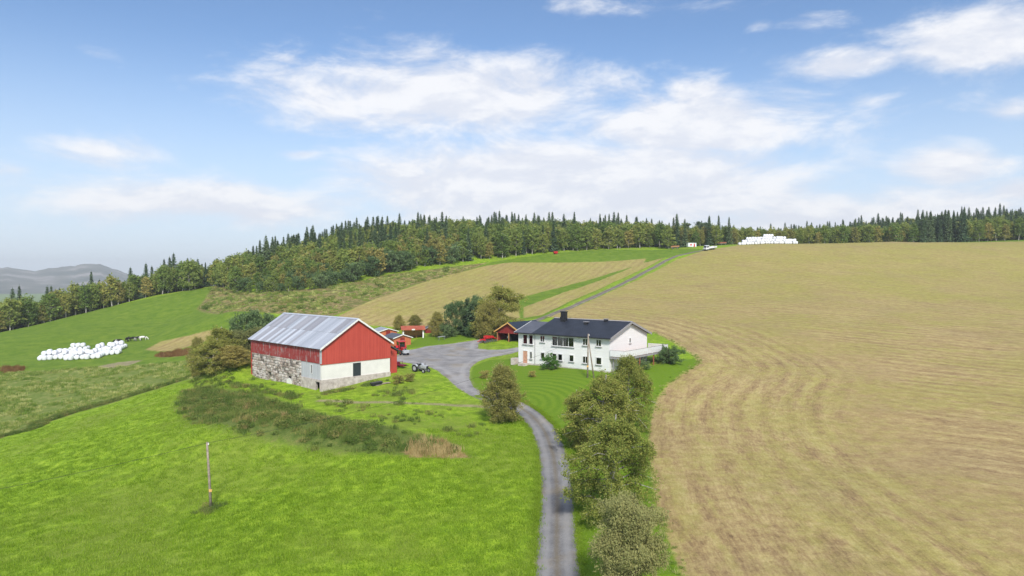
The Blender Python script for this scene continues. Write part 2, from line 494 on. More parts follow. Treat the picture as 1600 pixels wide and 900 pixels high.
verge = np.maximum(np.clip(1 - np.abs(d_drive - 1.5) / 0.45, 0, 1) * 0.55, np.clip(1 - np.abs(d_track - 1.2) / 0.7, 0, 1) * 0.5)
m2[..., 2] = np.maximum.reduce([np.clip(1.3 - dist_line(DIRT_PATH, GX, GY) / 1.0, 0, 1) * 0.7, verge, soft(YARD, GX, GY, 3.0) * 0.8] + [soft(p, GX, GY, 2.0) for p in DIRT])
m2[..., 3] = np.maximum.reduce([soft(p, GX, GY, 1.5) for p in TAN] + [0.8 * soft(p, GX, GY, 1.5) for p in RUSTY])
d_edge = dist_line(np.vstack([np.array([(9, 15)], float), FIELD_EDGE]), GX, GY)
inner = GX * 0.62 + GY * 0.785
k = np.clip((d_edge - 17) / 18.0, 0, 1)
sw = np.where(k > 0.5, inner + 200.0, d_edge)
ma, mb_ = gpoly([(560, 500), (800, 410)]); mdir = (mb_ - ma) / np.linalg.norm(mb_ - ma)
sw_mid = GX * -mdir[1] + GY * mdir[0]
sw = np.where((mf > 0.01) | (mf2 > 0.01) | (ts > 0.01), sw_mid + 500, sw)
lc = on_ground(806, 630)
lawn_arc = np.hypot(GX - lc.x, (GY - lc.y) * 0.85)
sw = np.where(m2[..., 1] > 0.01, lawn_arc, sw)

def add_attr(me, name, arr):
    a = me.attributes.new(name, 'FLOAT_COLOR', 'POINT')
    a.data.foreach_set('color', arr.astype(np.float32).ravel())

def ground_mat(t):
    geo = t.n('ShaderNodeNewGeometry'); pos = geo.outputs['Position']
    def attr(n): return t.n('ShaderNodeAttribute', attribute_name=n)
    a1, a2, a3 = attr('m1'), attr('m2'), attr('m3')
    s1 = t.n('ShaderNodeSeparateColor', {0: a1.outputs['Color']}); s2 = t.n('ShaderNodeSeparateColor', {0: a2.outputs['Color']})
    s3 = t.n('ShaderNodeSeparateColor', {0: a3.outputs['Color']})
    sp = t.n('ShaderNodeSeparateXYZ', {0: pos})
    swath = s3.outputs[0]
    fine = t.noise(pos, 2.6, 5, 0.7)
    vfine = t.noise(pos, 9.0, 4, 0.7)
    mid = t.noise(pos, 0.35, 5, 0.62)
    big = t.noise(pos, 0.05, 4, 0.55)
    tuft = t.noise(pos, 0.9, 5, 0.68)
    def sharp(m, soft_=0.22, amp=0.75):
        x = t.m('ADD', m, t.m('MULTIPLY', t.m('SUBTRACT', t.m('ADD', t.m('MULTIPLY', tuft, .6), t.m('MULTIPLY', fine, .4)), 0.5), amp))
        return t.step(x, 0.5 - soft_, 0.5 + soft_)
    boost = lambda x, k: t.m('ADD', t.m('MULTIPLY', t.m('SUBTRACT', x, .5), k), .5)
    nz = boost(t.m('ADD', t.m('MULTIPLY', mid, .5), t.m('MULTIPLY', fine, .5)), 1.7)
    nz2 = boost(t.m('ADD', t.m('MULTIPLY', tuft, .5), t.m('MULTIPLY', vfine, .5)), 1.75)
    # ley grass of the near field
    c = t.ramp(nz2, (0.36, (0.109, 0.203, 0.009)), (0.5, (0.203, 0.331, 0.015)), (0.64, (0.319, 0.446, 0.033)))
    c = t.mix(t.step(t.m('ADD', t.m('MULTIPLY', big, .6), t.m('MULTIPLY', mid, .4)), 0.42, 0.62), c, t.ramp(nz2, (0.25, (0.135, 0.200, 0.018)), (0.75, (0.255, 0.335, 0.045))))
    # grazed pasture
    pas = t.ramp(nz, (0.3, (0.085, 0.157, 0.012)), (0.5, (0.125, 0.207, 0.018)), (0.7, (0.185, 0.252, 0.029)))
    c = t.mix(sharp(s1.outputs[1], .3, .4), c, pas)
    # rough meadow: green with bleached tussocks
    mead = t.ramp(nz2, (0.25, (0.070, 0.110, 0.018)), (0.48, (0.145, 0.205, 0.036)), (0.62, (0.220, 0.235, 0.070)), (0.82, (0.470, 0.390, 0.190)))
    c = t.mix(sharp(s1.outputs[2]), c, mead)
    # dry slope under the wood
    dry = t.ramp(nz2, (0.33, (0.090, 0.085, 0.022)), (0.5, (0.230, 0.185, 0.070)), (0.68, (0.390, 0.310, 0.150)))
    c = t.mix(sharp(a1.outputs['Alpha']), c, t.mix(t.step(mid, .45, .62), dry, t.ramp(nz2, (0.3, (0.065, 0.085, 0.018)), (0.7, (0.20, 0.20, 0.06)))))
    # mown hay stubble in swaths
    swv = t.n('ShaderNodeCombineXYZ', {0: t.m('MULTIPLY', swath, 0.85), 1: t.m('MULTIPLY', sp.outputs[0], 0.11), 2: t.m('MULTIPLY', sp.outputs[1], 0.11)})
    swn = t.noise(swv.outputs[0], 1.0, 4, 0.6)
    swv2 = t.n('ShaderNodeCombineXYZ', {0: t.m('MULTIPLY', swath, 4.5), 1: t.m('MULTIPLY', sp.outputs[0], 0.9), 2: t.m('MULTIPLY', sp.outputs[1], 0.9)})
    swn2 = t.noise(swv2.outputs[0], 1.0, 5, 0.65)
    fade = a3.outputs['Alpha']
    toward = lambda x: t.m('ADD', .5, t.m('MULTIPLY', t.m('SUBTRACT', x, .5), fade))
    swn, swn2 = toward(swn), toward(swn2)
    stf = t.m('ADD', t.m('ADD', t.m('MULTIPLY', swn, .30), t.m('MULTIPLY', swn2, .34)), t.m('ADD', t.m('MULTIPLY', vfine, .20), t.m('MULTIPLY', fine, .16)))
    row = t.m('SINE', t.m('ADD', t.m('MULTIPLY', swath, 2.1), t.m('MULTIPLY', t.noise(pos, .12, 3, .5), 3.5)))
    stf = t.m('ADD', t.m('ADD', boost(stf, 1.7), t.m('MULTIPLY', t.m('MULTIPLY', row, fade), .042)), t.m('MULTIPLY', t.m('SUBTRACT', t.noise(pos, .8, 5, .75), .5), .55))
    stb = t.ramp(stf, (0.24, (0.179, 0.119, 0.062)), (0.42, (0.309, 0.217, 0.103)), (0.58, (0.427, 0.328, 0.148)), (0.80, (0.595, 0.481, 0.246)))
    grn = t.ramp(nz2, (0.3, (0.186, 0.195, 0.037)), (0.7, (0.384, 0.365, 0.080)))
    gsel = t.step(t.m('ADD', t.m('ADD', t.m('MULTIPLY', big, .45), t.m('MULTIPLY', swn, .35)), t.m('MULTIPLY', t.noise(pos, 0.6, 5, .7), .35)), 0.50, 0.68)
    upper = t.m('MULTIPLY', t.step(sp.outputs[1], 100.0, 260.0), 0.55)
    stb = t.mix(t.m('ADD', t.m('MULTIPLY', gsel, 0.75), upper, clamp=True), stb, t.mix(.35, grn, stb))
    stb = t.mix(t.m('MULTIPLY', t.step(t.noise(pos, .07, 5, .65), .50, .64), .25), stb, t.ramp(stf, (0.3, (0.190, 0.128, 0.072)), (0.7, (0.400, 0.300, 0.170))))
    c = t.mix(sharp(s1.outputs[0], .2, .9), c, stb)
    # weeds on the bank
    wd = t.ramp(nz2, (0.25, (0.050, 0.080, 0.016)), (0.5, (0.105, 0.150, 0.030)), (0.66, (0.165, 0.180, 0.048)), (0.82, (0.270, 0.220, 0.090)))
    c = t.mix(sharp(s2.outputs[0], .22, .9), c, wd)
    # lawn with mower arcs
    arc = t.m('MULTIPLY', t.m('SINE', t.m('ADD', t.m('MULTIPLY', swath, 4.6), t.m('MULTIPLY', mid, 5.0))), s3.outputs[2])
    lw = t.mix(t.step(t.m('ADD', arc, t.m('MULTIPLY', t.m('SUBTRACT', fine, .5), 2.2)), -1.2, 1.2), (0.090, 0.180, 0.008), (0.170, 0.265, 0.018))
    lw = t.mix(t.step(tuft, .5, .75), lw, (0.135, 0.215, 0.018))
    c = t.mix(sharp(s2.outputs[1], .25, .35), c, lw)
    # bare earth and grit
    dt = t.ramp(nz2, (0.3, (0.200, 0.160, 0.090)), (0.7, (0.380, 0.320, 0.210)))
    c = t.mix(t.m('MULTIPLY', sharp(s2.outputs[2], .25, .9), .85), c, dt)
    tan = t.ramp(nz2, (0.3, (0.220, 0.145, 0.060)), (0.7, (0.480, 0.370, 0.180)))
    rust = t.ramp(nz2, (0.3, (0.110, 0.060, 0.028)), (0.7, (0.270, 0.160, 0.070)))
    c = t.mix(sharp(a2.outputs['Alpha'], .2, .8), c, t.mix(s3.outputs[1], rust, tan))
    hgt = t.m('ADD', t.m('MULTIPLY', tuft, .6), t.m('ADD', t.m('MULTIPLY', fine, .35), t.m('MULTIPLY', vfine, .2)))
    principled(t, c, 0.9, 0.12, bump=hgt, bdist=0.35, bstr=0.45)
M_GROUND = mat('ground_cover', ground_mat)
gme = np_mesh('ground', np.stack([GX, GY, GZ], -1).reshape(-1, 3), faces, M_GROUND, smooth=True)
m3 = np.zeros((nr, nc, 4)); m3[..., 0] = sw; m3[..., 3] = np.where((mf > 0.01) | (mf2 > 0.01) | (ts > 0.01), 1.0, np.clip(np.abs(2 * k - 1) * 1.25, 0.0, 1.0)); lu = on_ground(862, 607); m3[..., 2] = .55 * np.exp(-((GX - lu.x) / 6.5) ** 2 - ((GY - lu.y) / 10.0) ** 2); m3[..., 1] = np.maximum.reduce([soft(p, GX, GY, 1.5) for p in TAN])
add_attr(gme, 'm1', m1.reshape(-1, 4)); add_attr(gme, 'm2', m2.reshape(-1, 4)); add_attr(gme, 'm3', m3.reshape(-1, 4))
ground = tag(link_mesh('ground', gme), kind='structure')
ground['label'] = 'hillside of bright green ley, pasture and mown hay fields'

# ------------------------------------------------------------------ gravel drive, yard and farm track
def gravel_mat(name, dark, light, grassy):
    def fn(t):
        geo = t.n('ShaderNodeNewGeometry'); pos = geo.outputs['Position']
        uv = t.n('ShaderNodeAttribute', attribute_name='across'); ac = t.n('ShaderNodeSeparateColor', {0: uv.outputs['Color']}).outputs[0]
        f = t.noise(pos, 7.0, 5, 0.75); g = t.noise(pos, 0.45, 5, 0.6); h = t.noise(pos, 30.0, 3, 0.7)
        x = t.m('ADD', t.m('MULTIPLY', g, .55), t.m('ADD', t.m('MULTIPLY', f, .3), t.m('MULTIPLY', h, .15)))
        c = t.ramp(x, (0.36, dark), (0.50, tuple((a + b) / 2 for a, b in zip(dark, light))), (0.64, light))
        c = t.mix(t.m('MULTIPLY', t.step(t.noise(pos, 0.22, 4, .6), .50, .66), .6), c, t.ramp(x, (.38, (0.20, 0.17, 0.125)), (.62, (0.36, 0.315, 0.25))))
        # pale wheel tracks, loose brown grit between and along the sides
        wt = t.step(t.m('ABSOLUTE', t.m('SUBTRACT', t.m('ABSOLUTE', ac), 0.50)), 0.05, 0.26)
        c = t.mix(t.m('MULTIPLY', t.m('SUBTRACT', 1.0, wt), .45), c, tuple(min(1, v * 1.12) for v in light))
        mid_ = t.m('SUBTRACT', 1.0, t.step(t.m('ADD', t.m('ABSOLUTE', ac), t.m('MULTIPLY', t.m('SUBTRACT', f, .5), .5)), 0.0, 0.24))
        c = t.mix(t.m('MULTIPLY', mid_, grassy), c, (0.16, 0.125, 0.07))
        eg = t.step(t.m('ADD', t.m('ABSOLUTE', ac), t.m('MULTIPLY', t.m('SUBTRACT', t.noise(pos, 1.6, 5, .7), .5), .9)), 0.86, 1.06)
        c = t.mix(eg, c, t.mix(f, (0.10, 0.13, 0.02), (0.24, 0.21, 0.08)))
        principled(t, c, 0.92, 0.15, bump=t.m('ADD', f, t.m('MULTIPLY', h, .5)), bdist=0.05, bstr=0.6)
    return mat(name, fn)
M_DRIVE = gravel_mat('drive_gravel', (0.130, 0.128, 0.134), (0.285, 0.280, 0.278), 0.55)
M_YARD = gravel_mat('yard_gravel', (0.175, 0.170, 0.172), (0.350, 0.340, 0.332), 0.3)
M_TRACK = gravel_mat('track_gravel', (0.115, 0.10, 0.085), (0.215, 0.195, 0.165), 0.8)
def ribbon(name, line, width, lift, m, label):
    line = np.asarray(line); n = len(line)
    tng = np.gradient(line, axis=0); tng /= np.linalg.norm(tng, axis=1)[:, None]
    nrm = np.stack([tng[:, 1], -tng[:, 0]], -1)
    off = np.linspace(-1, 1, 9)
    wob = 1 + 0.05 * np.sin(np.arange(n) * 1.7)[:, None] + 0.04 * np.sin(np.arange(n) * 0.6 + 1)[:, None]
    XY = line[:, None] + nrm[:, None] * (off[None, :, None] * (width / 2) * wob[..., None])
    Z = ground_np(XY[..., 0], XY[..., 1]) + lift + 0.035 * (1 - off[None] ** 2) - 0.03 * np.exp(-((np.abs(off[None]) - .5) / .14) ** 2) - 0.10 * (np.abs(off[None]) > .99)
    v = np.concatenate([XY, Z[..., None]], -1).reshape(-1, 3)
    ii = np.arange(n * 9).reshape(n, 9)
    f = np.stack([ii[:-1, :-1], ii[:-1, 1:], ii[1:, 1:], ii[1:, :-1]], -1).reshape(-1, 4)
    me = np_mesh(name, v, f, m, smooth=True)
    ac = np.zeros((n, 9, 4)); ac[..., 0] = off[None]; add_attr(me, 'across', ac.reshape(-1, 4))
    o = link_mesh(name, me); o['label'] = label
    return tag(o, kind='structure')
ribbon('driveway', DRIVE, 3.15, 0.02, M_DRIVE, 'grey gravel drive curving up to the farmyard')
ribbon('farm_track', TRACK, 2.2, 0.012, M_TRACK, 'narrow gravel track climbing between the hay fields')
def yard():
    b = YARD; mn, mx = b.min(0), b.max(0)
    # ragged outline
    out = []
    for i in range(len(b)):
        p, q = b[i], b[(i + 1) % len(b)]; L = np.linalg.norm(q - p); k = max(1, int(L / 0.8))
        for j in range(k):
            s = p + (q - p) * j / k
            out.append(s + rng.normal(0, 0.10, 2))
    out = np.array(out)
    gx, gy = np.meshgrid(np.arange(mn[0], mx[0], 1.0), np.arange(mn[1], mx[1], 1.0))
    sel = inside(out, gx, gy) & (dist_line(out, gx, gy, True) > 0.5)
    ip = np.stack([gx[sel], gy[sel]], -1)
    vin = [Vector(p) for p in np.vstack([out, ip])]
    res = delaunay_2d_cdt(vin, [], [list(range(len(out)))], 1, 1e-5)
    vv = np.array([(p.x, p.y) for p in res[0]])
    dd = dist_line(out, vv[:, 0], vv[:, 1], True)
    z = ground_np(vv[:, 0], vv[:, 1]) + np.where(dd < 0.03, -0.09, 0.004)
    me = np_mesh('farmyard', np.c_[vv, z], [tuple(f) for f in res[2]], M_YARD, smooth=True)
    ac = np.zeros((len(vv), 4)); ac[:, 0] = np.clip(0.95 - dd * 0.35, 0.25, 1); add_attr(me, 'across', ac)
    o = tag(link_mesh('farmyard', me), kind='structure'); o['label'] = 'open gravel farmyard between barn and house'
yard()

# ------------------------------------------------------------------ far mountains
def mountains():
    ang = np.radians(np.linspace(-75, -14, 240)); rr = np.linspace(0, 1, 26)
    prof_u = np.array([-900, -500, -200, -60, 0, 30, 50, 75, 100, 125, 145, 160, 180, 205, 260, 420]); prof_v = np.array([424, 405, 415, 412, 418, 420, 423, 420, 417, 413, 412, 414, 420, 430, 437, 446])
    u = 800 + FPX * np.tan(ang)
    top = np.interp(u, prof_u, prof_v)
    D = 5200.0
    X = np.sin(ang)[None] * (D - 1500 + 1500 * rr[:, None]); Y = np.cos(ang)[None] * (D - 1500 + 1500 * rr[:, None])
    ht = (430 - top) / FPX * (D * np.cos(ang)) + CAM.z
    ht = ht + 5 * np.sin(ang * 240) * np.sin(ang * 91) + 2 * np.sin(ang * 610)
    s = rr[:, None]
    ridge = 12 * np.sin(ang * 60 + 3 * s) * s * (1 - s) * 2
    Z = -80 + (ht[None] + 80) * (s ** 1.15) + ridge
    # back side
    Xb, Yb = X[-1:] * 1.25, Y[-1:] * 1.25; Zb = np.full_like(Xb, -90.0)
    X, Y, Z = np.vstack([X, Xb]), np.vstack([Y, Yb]), np.vstack([Z, Zb])
    n, m = X.shape; ii = np.arange(n * m).reshape(n, m)
    f = np.stack([ii[:-1, :-1], ii[:-1, 1:], ii[1:, 1:], ii[1:, :-1]], -1).reshape(-1, 4)[:, ::-1]
    def fn(t):
        pos = t.n('ShaderNodeNewGeometry').outputs['Position']
        a = t.noise(pos, 0.004, 6, .6)
        principled(t, t.ramp(a, (0.38, (0.035, 0.05, 0.03)), (0.52, (0.10, 0.10, 0.07)), (0.6, (0.24, 0.22, 0.20))), 0.95, 0.1)
    o = tag(link_mesh('mountains', np_mesh('mountains', np.stack([X, Y, Z], -1).reshape(-1, 3), f, mat('mountain_side', fn), smooth=True)), kind='structure')
    o['label'] = 'distant blue mountain ridge beyond the valley'
mountains()

# ================================================================== building materials
def boards_mat(name, c_lo, c_hi, axis, pitch, wear=0.0, wear_col=(0.36, 0.33, 0.32), rough=0.75):
    """painted timber cladding; axis 'v' = upright boards, 'h' = lap boards"""
    def fn(t):
        tc = t.n('ShaderNodeTexCoord'); ob = tc.outputs['Object']
        sp = t.n('ShaderNodeSeparateXYZ', {0: ob})
        co = sp.outputs[2] if axis == 'h' else t.m('ADD', sp.outputs[0], sp.outputs[1])
        fr = t.m('FRACT', t.m('MULTIPLY', co, 1 / pitch))
        idn = t.n('ShaderNodeTexWhiteNoise', {'W': t.m('FLOOR', t.m('MULTIPLY', co, 1 / pitch))}, noise_dimensions='1D').outputs[0]
        gap = t.m('MULTIPLY', t.step(fr, 0.0, 0.10), t.m('SUBTRACT', 1.0, t.step(fr, 0.92, 1.0)))
        strv = t.n('ShaderNodeMapping', {0: ob, 3: ((6, 6, .6) if axis == 'v' else (.6, .6, 6))})
        g = t.noise(strv.outputs[0], 1.0, 5, .65)
        blot = t.noise(ob, 0.5, 5, .6)
        f = t.m('ADD', t.m('MULTIPLY', g, .45), t.m('ADD', t.m('MULTIPLY', blot, .35), t.m('MULTIPLY', idn, .2)))
        c = t.mix(t.step(f, .3, .7), c_lo, c_hi)
        if wear > 0:
            wv = t.m('ADD', t.m('MULTIPLY', g, .55), t.m('MULTIPLY', t.noise(ob, 1.1, 6, .7), .45))
            c = t.mix(t.m('MULTIPLY', t.step(wv, .56 - .1 * wear, .66 - .08 * wear), .75), c, wear_col)
        c = t.mix(t.m('MULTIPLY', t.m('SUBTRACT', 1.0, gap), .35), c, tuple(v * .35 for v in c_lo))
        principled(t, c, rough, 0.25, bump=t.m('ADD', gap, t.m('MULTIPLY', g, .15)), bdist=0.02, bstr=0.6)
    return mat(name, fn)
M_RED = boards_mat('red_boards', (0.45, 0.062, 0.045), (0.55, 0.088, 0.064), 'v', 0.16)
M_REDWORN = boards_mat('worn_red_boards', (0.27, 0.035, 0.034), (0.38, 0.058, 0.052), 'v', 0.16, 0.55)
M_WHITEBOARD = boards_mat('white_boards', (0.78, 0.775, 0.77), (0.84, 0.835, 0.83), 'h', 0.17)
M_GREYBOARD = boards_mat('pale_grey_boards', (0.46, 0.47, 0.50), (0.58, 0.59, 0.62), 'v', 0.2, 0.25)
M_WOOD = boards_mat('bare_wood', (0.36, 0.16, 0.07), (0.52, 0.26, 0.12), 'v', 0.14, 0.0)
M_OCHRE = boards_mat('ochre_trim', (0.62, 0.34, 0.10), (0.72, 0.44, 0.16), 'h', 0.5)
M_DARKRED = boards_mat('dark_red_boards', (0.20, 0.022, 0.022), (0.28, 0.036, 0.032), 'v', 0.15)
M_ORANGE = boards_mat('orange_boards', (0.46, 0.12, 0.055), (0.60, 0.19, 0.09), 'v', 0.14)
M_WHITE = simple('white_paint', (0.78, 0.78, 0.77), 0.55)
M_RENDERW = simple('white_render', (0.77, 0.75, 0.71), 0.85, var=.05, scale=.8)
M_DARK = simple('dark_slate_paint', (0.035, 0.045, 0.05), 0.5)
M_BLACK = simple('black_metal', (0.018, 0.019, 0.022), 0.45)
M_GREY = simple('grey_trim', (0.30, 0.29, 0.30), 0.6)
M_PINKDOOR = simple('faded_door', (0.55, 0.30, 0.20), 0.6)
M_CURTAIN = simple('red_curtain', (0.42, 0.05, 0.06), 0.9)
M_PALECURTAIN = simple('pale_curtain', (0.55, 0.52, 0.50), 0.9)
M_POLE = simple('weathered_pole', (0.30, 0.25, 0.20), 0.9, var=.3)
M_WIRE = simple('wire', (0.03, 0.03, 0.03), 0.6)
M_RUST = simple('brown_post', (0.30, 0.10, 0.055), 0.8)
M_TYRE = simple('tyre_rubber', (0.022, 0.022, 0.024), 0.85)
M_VRED = simple('tractor_red', (0.55, 0.018, 0.028), 0.35, 0.5, var=.2)
M_VMAROON = simple('maroon_paint', (0.16, 0.012, 0.03), 0.45)
M_VGREY = simple('tractor_grey', (0.42, 0.44, 0.47), 0.45, 0.5)
M_STEEL = simple('dull_steel', (0.26, 0.27, 0.29), 0.5, 0.5, .5)
M_VWHITE = simple('vehicle_white', (0.76, 0.77, 0.79), 0.3, 0.5, var=.04)
M_GREEN = simple('green_paint', (0.03, 0.16, 0.06), 0.5)
M_CONC = mat('concrete', lambda t: principled(t, t.ramp(t.noise(t.n('ShaderNodeTexCoord').outputs['Object'], 1.4, 7, .7), (.32, (0.34, 0.29, 0.26)), (.5, (0.52, 0.46, 0.42)), (.68, (0.66, 0.60, 0.56))), .92, .15, bump=t.noise(t.n('ShaderNodeTexCoord').outputs['Object'], 5, 6, .7), bdist=.05))
M_MORTAR = mat('lime_mortar', lambda t: principled(t, t.ramp(t.noise(t.n('ShaderNodeTexCoord').outputs['Object'], 1.1, 7, .7), (.38, (0.15, 0.13, 0.11)), (.55, (0.40, 0.36, 0.32)), (.66, (0.64, 0.60, 0.56))), .95, .1))
def stone_fn(t):
    r = t.n('ShaderNodeNewGeometry').outputs['Random Per Island']; ob = t.n('ShaderNodeTexCoord').outputs['Object']
    c = t.ramp(r, (0.0, (0.045, 0.037, 0.034)), (.22, (0.17, 0.125, 0.10)), (.42, (0.34, 0.27, 0.22)), (.62, (0.46, 0.39, 0.34)), (.80, (0.60, 0.55, 0.51)), (1.0, (0.30, 0.20, 0.15)))
    lime = t.step(t.noise(ob, .55, 6, .7), .50, .60)
    c = t.mix(t.m('MULTIPLY', lime, .8), c, (0.60, 0.57, 0.54))
    principled(t, t.mix(t.step(t.noise(ob, 6, 5, .7), .3, .75), c, t.mix(.5, c, (0.5, 0.46, 0.42))), .9, .15)
M_STONE = mat('field_stone', stone_fn)
def glass_fn(t):
    gl = t.n('ShaderNodeBsdfGlossy', {0: (0.8, 0.85, 0.9), 1: 0.03}); tr = t.n('ShaderNodeBsdfTransparent', {0: (0.55, 0.6, 0.6)})
    fr = t.n('ShaderNodeFresnel', {0: 1.9})
    mx = t.n('ShaderNodeMixShader', {0: fr.outputs[0], 1: tr.outputs[0], 2: gl.outputs[0]})
    t.n('ShaderNodeOutputMaterial', {0: mx.outputs[0]})
M_GLASS = mat('window_glass', glass_fn)
M_ROOM = simple('room_shade_backing', (0.05, 0.055, 0.05), 0.9)  # dark backing on the solid wall; indoor shade is put into its colour
def roof_tile(name, c0, c1):
    def fn(t):
        ob = t.n('ShaderNodeTexCoord').outputs['Object']; sp = t.n('ShaderNodeSeparateXYZ', {0: ob})
        a = t.m('FRACT', t.m('MULTIPLY', sp.outputs[1], 1 / .30)); b = t.m('FRACT', t.m('MULTIPLY', sp.outputs[0], 1 / .34))
        wave = t.m('SINE', t.m('MULTIPLY', a, 2 * PI))
        h = t.m('ADD', t.m('MULTIPLY', wave, .5), t.m('MULTIPLY', b, .8))
        nz = t.noise(ob, .7, 6, .65)
        c = t.mix(t.step(nz, .32, .7), c0, c1)
        c = t.mix(t.m('MULTIPLY', t.step(b, .85, 1.0), .5), c, tuple(v * .4 for v in c0))
        principled(t, c, .55, .35, bump=h, bdist=.04, bstr=.7)
    return mat(name, fn)
M_ROOF = roof_tile('dark_roof_tile', (0.017, 0.022, 0.034), (0.028, 0.034, 0.050))
M_ROOF2 = roof_tile('grey_roof_felt', (0.075, 0.082, 0.105), (0.11, 0.118, 0.145))
M_ROOF3 = roof_tile('blue_black_roof', (0.016, 0.026, 0.045), (0.026, 0.038, 0.062))
M_ROOFRED = roof_tile('red_roof_tile', (0.34, 0.07, 0.035), (0.46, 0.12, 0.06))
def metal_sheet(name, c0, c1, rough):
    def fn(t):
        ob = t.n('ShaderNodeTexCoord').outputs['Object']
        rnd = t.n('ShaderNodeObjectInfo').outputs['Random']
        mp = t.n('ShaderNodeMapping', {0: ob, 3: (.5, 2.5, .5)})
        c = t.mix(t.step(t.m('ADD', t.m('MULTIPLY', t.noise(mp.outputs[0], 1.3, 6, .65), .7), t.m('MULTIPLY', rnd, .3)), .3, .7), c0, c1)
        principled(t, c, rough, .45, .0)
    return mat(name, fn)
M_SHEET = metal_sheet('galvanised_sheet', (0.29, 0.315, 0.36), (0.37, 0.395, 0.45), .42)
M_SHEET2 = metal_sheet('dull_sheet', (0.23, 0.235, 0.265), (0.31, 0.315, 0.35), .6)
M_SHEET3 = metal_sheet('pale_sheet', (0.38, 0.41, 0.46), (0.47, 0.50, 0.56), .45)

# ================================================================== barn
def put_material(o, m):
    o.material_slots[0].link = 'OBJECT'; o.material_slots[0].material = m

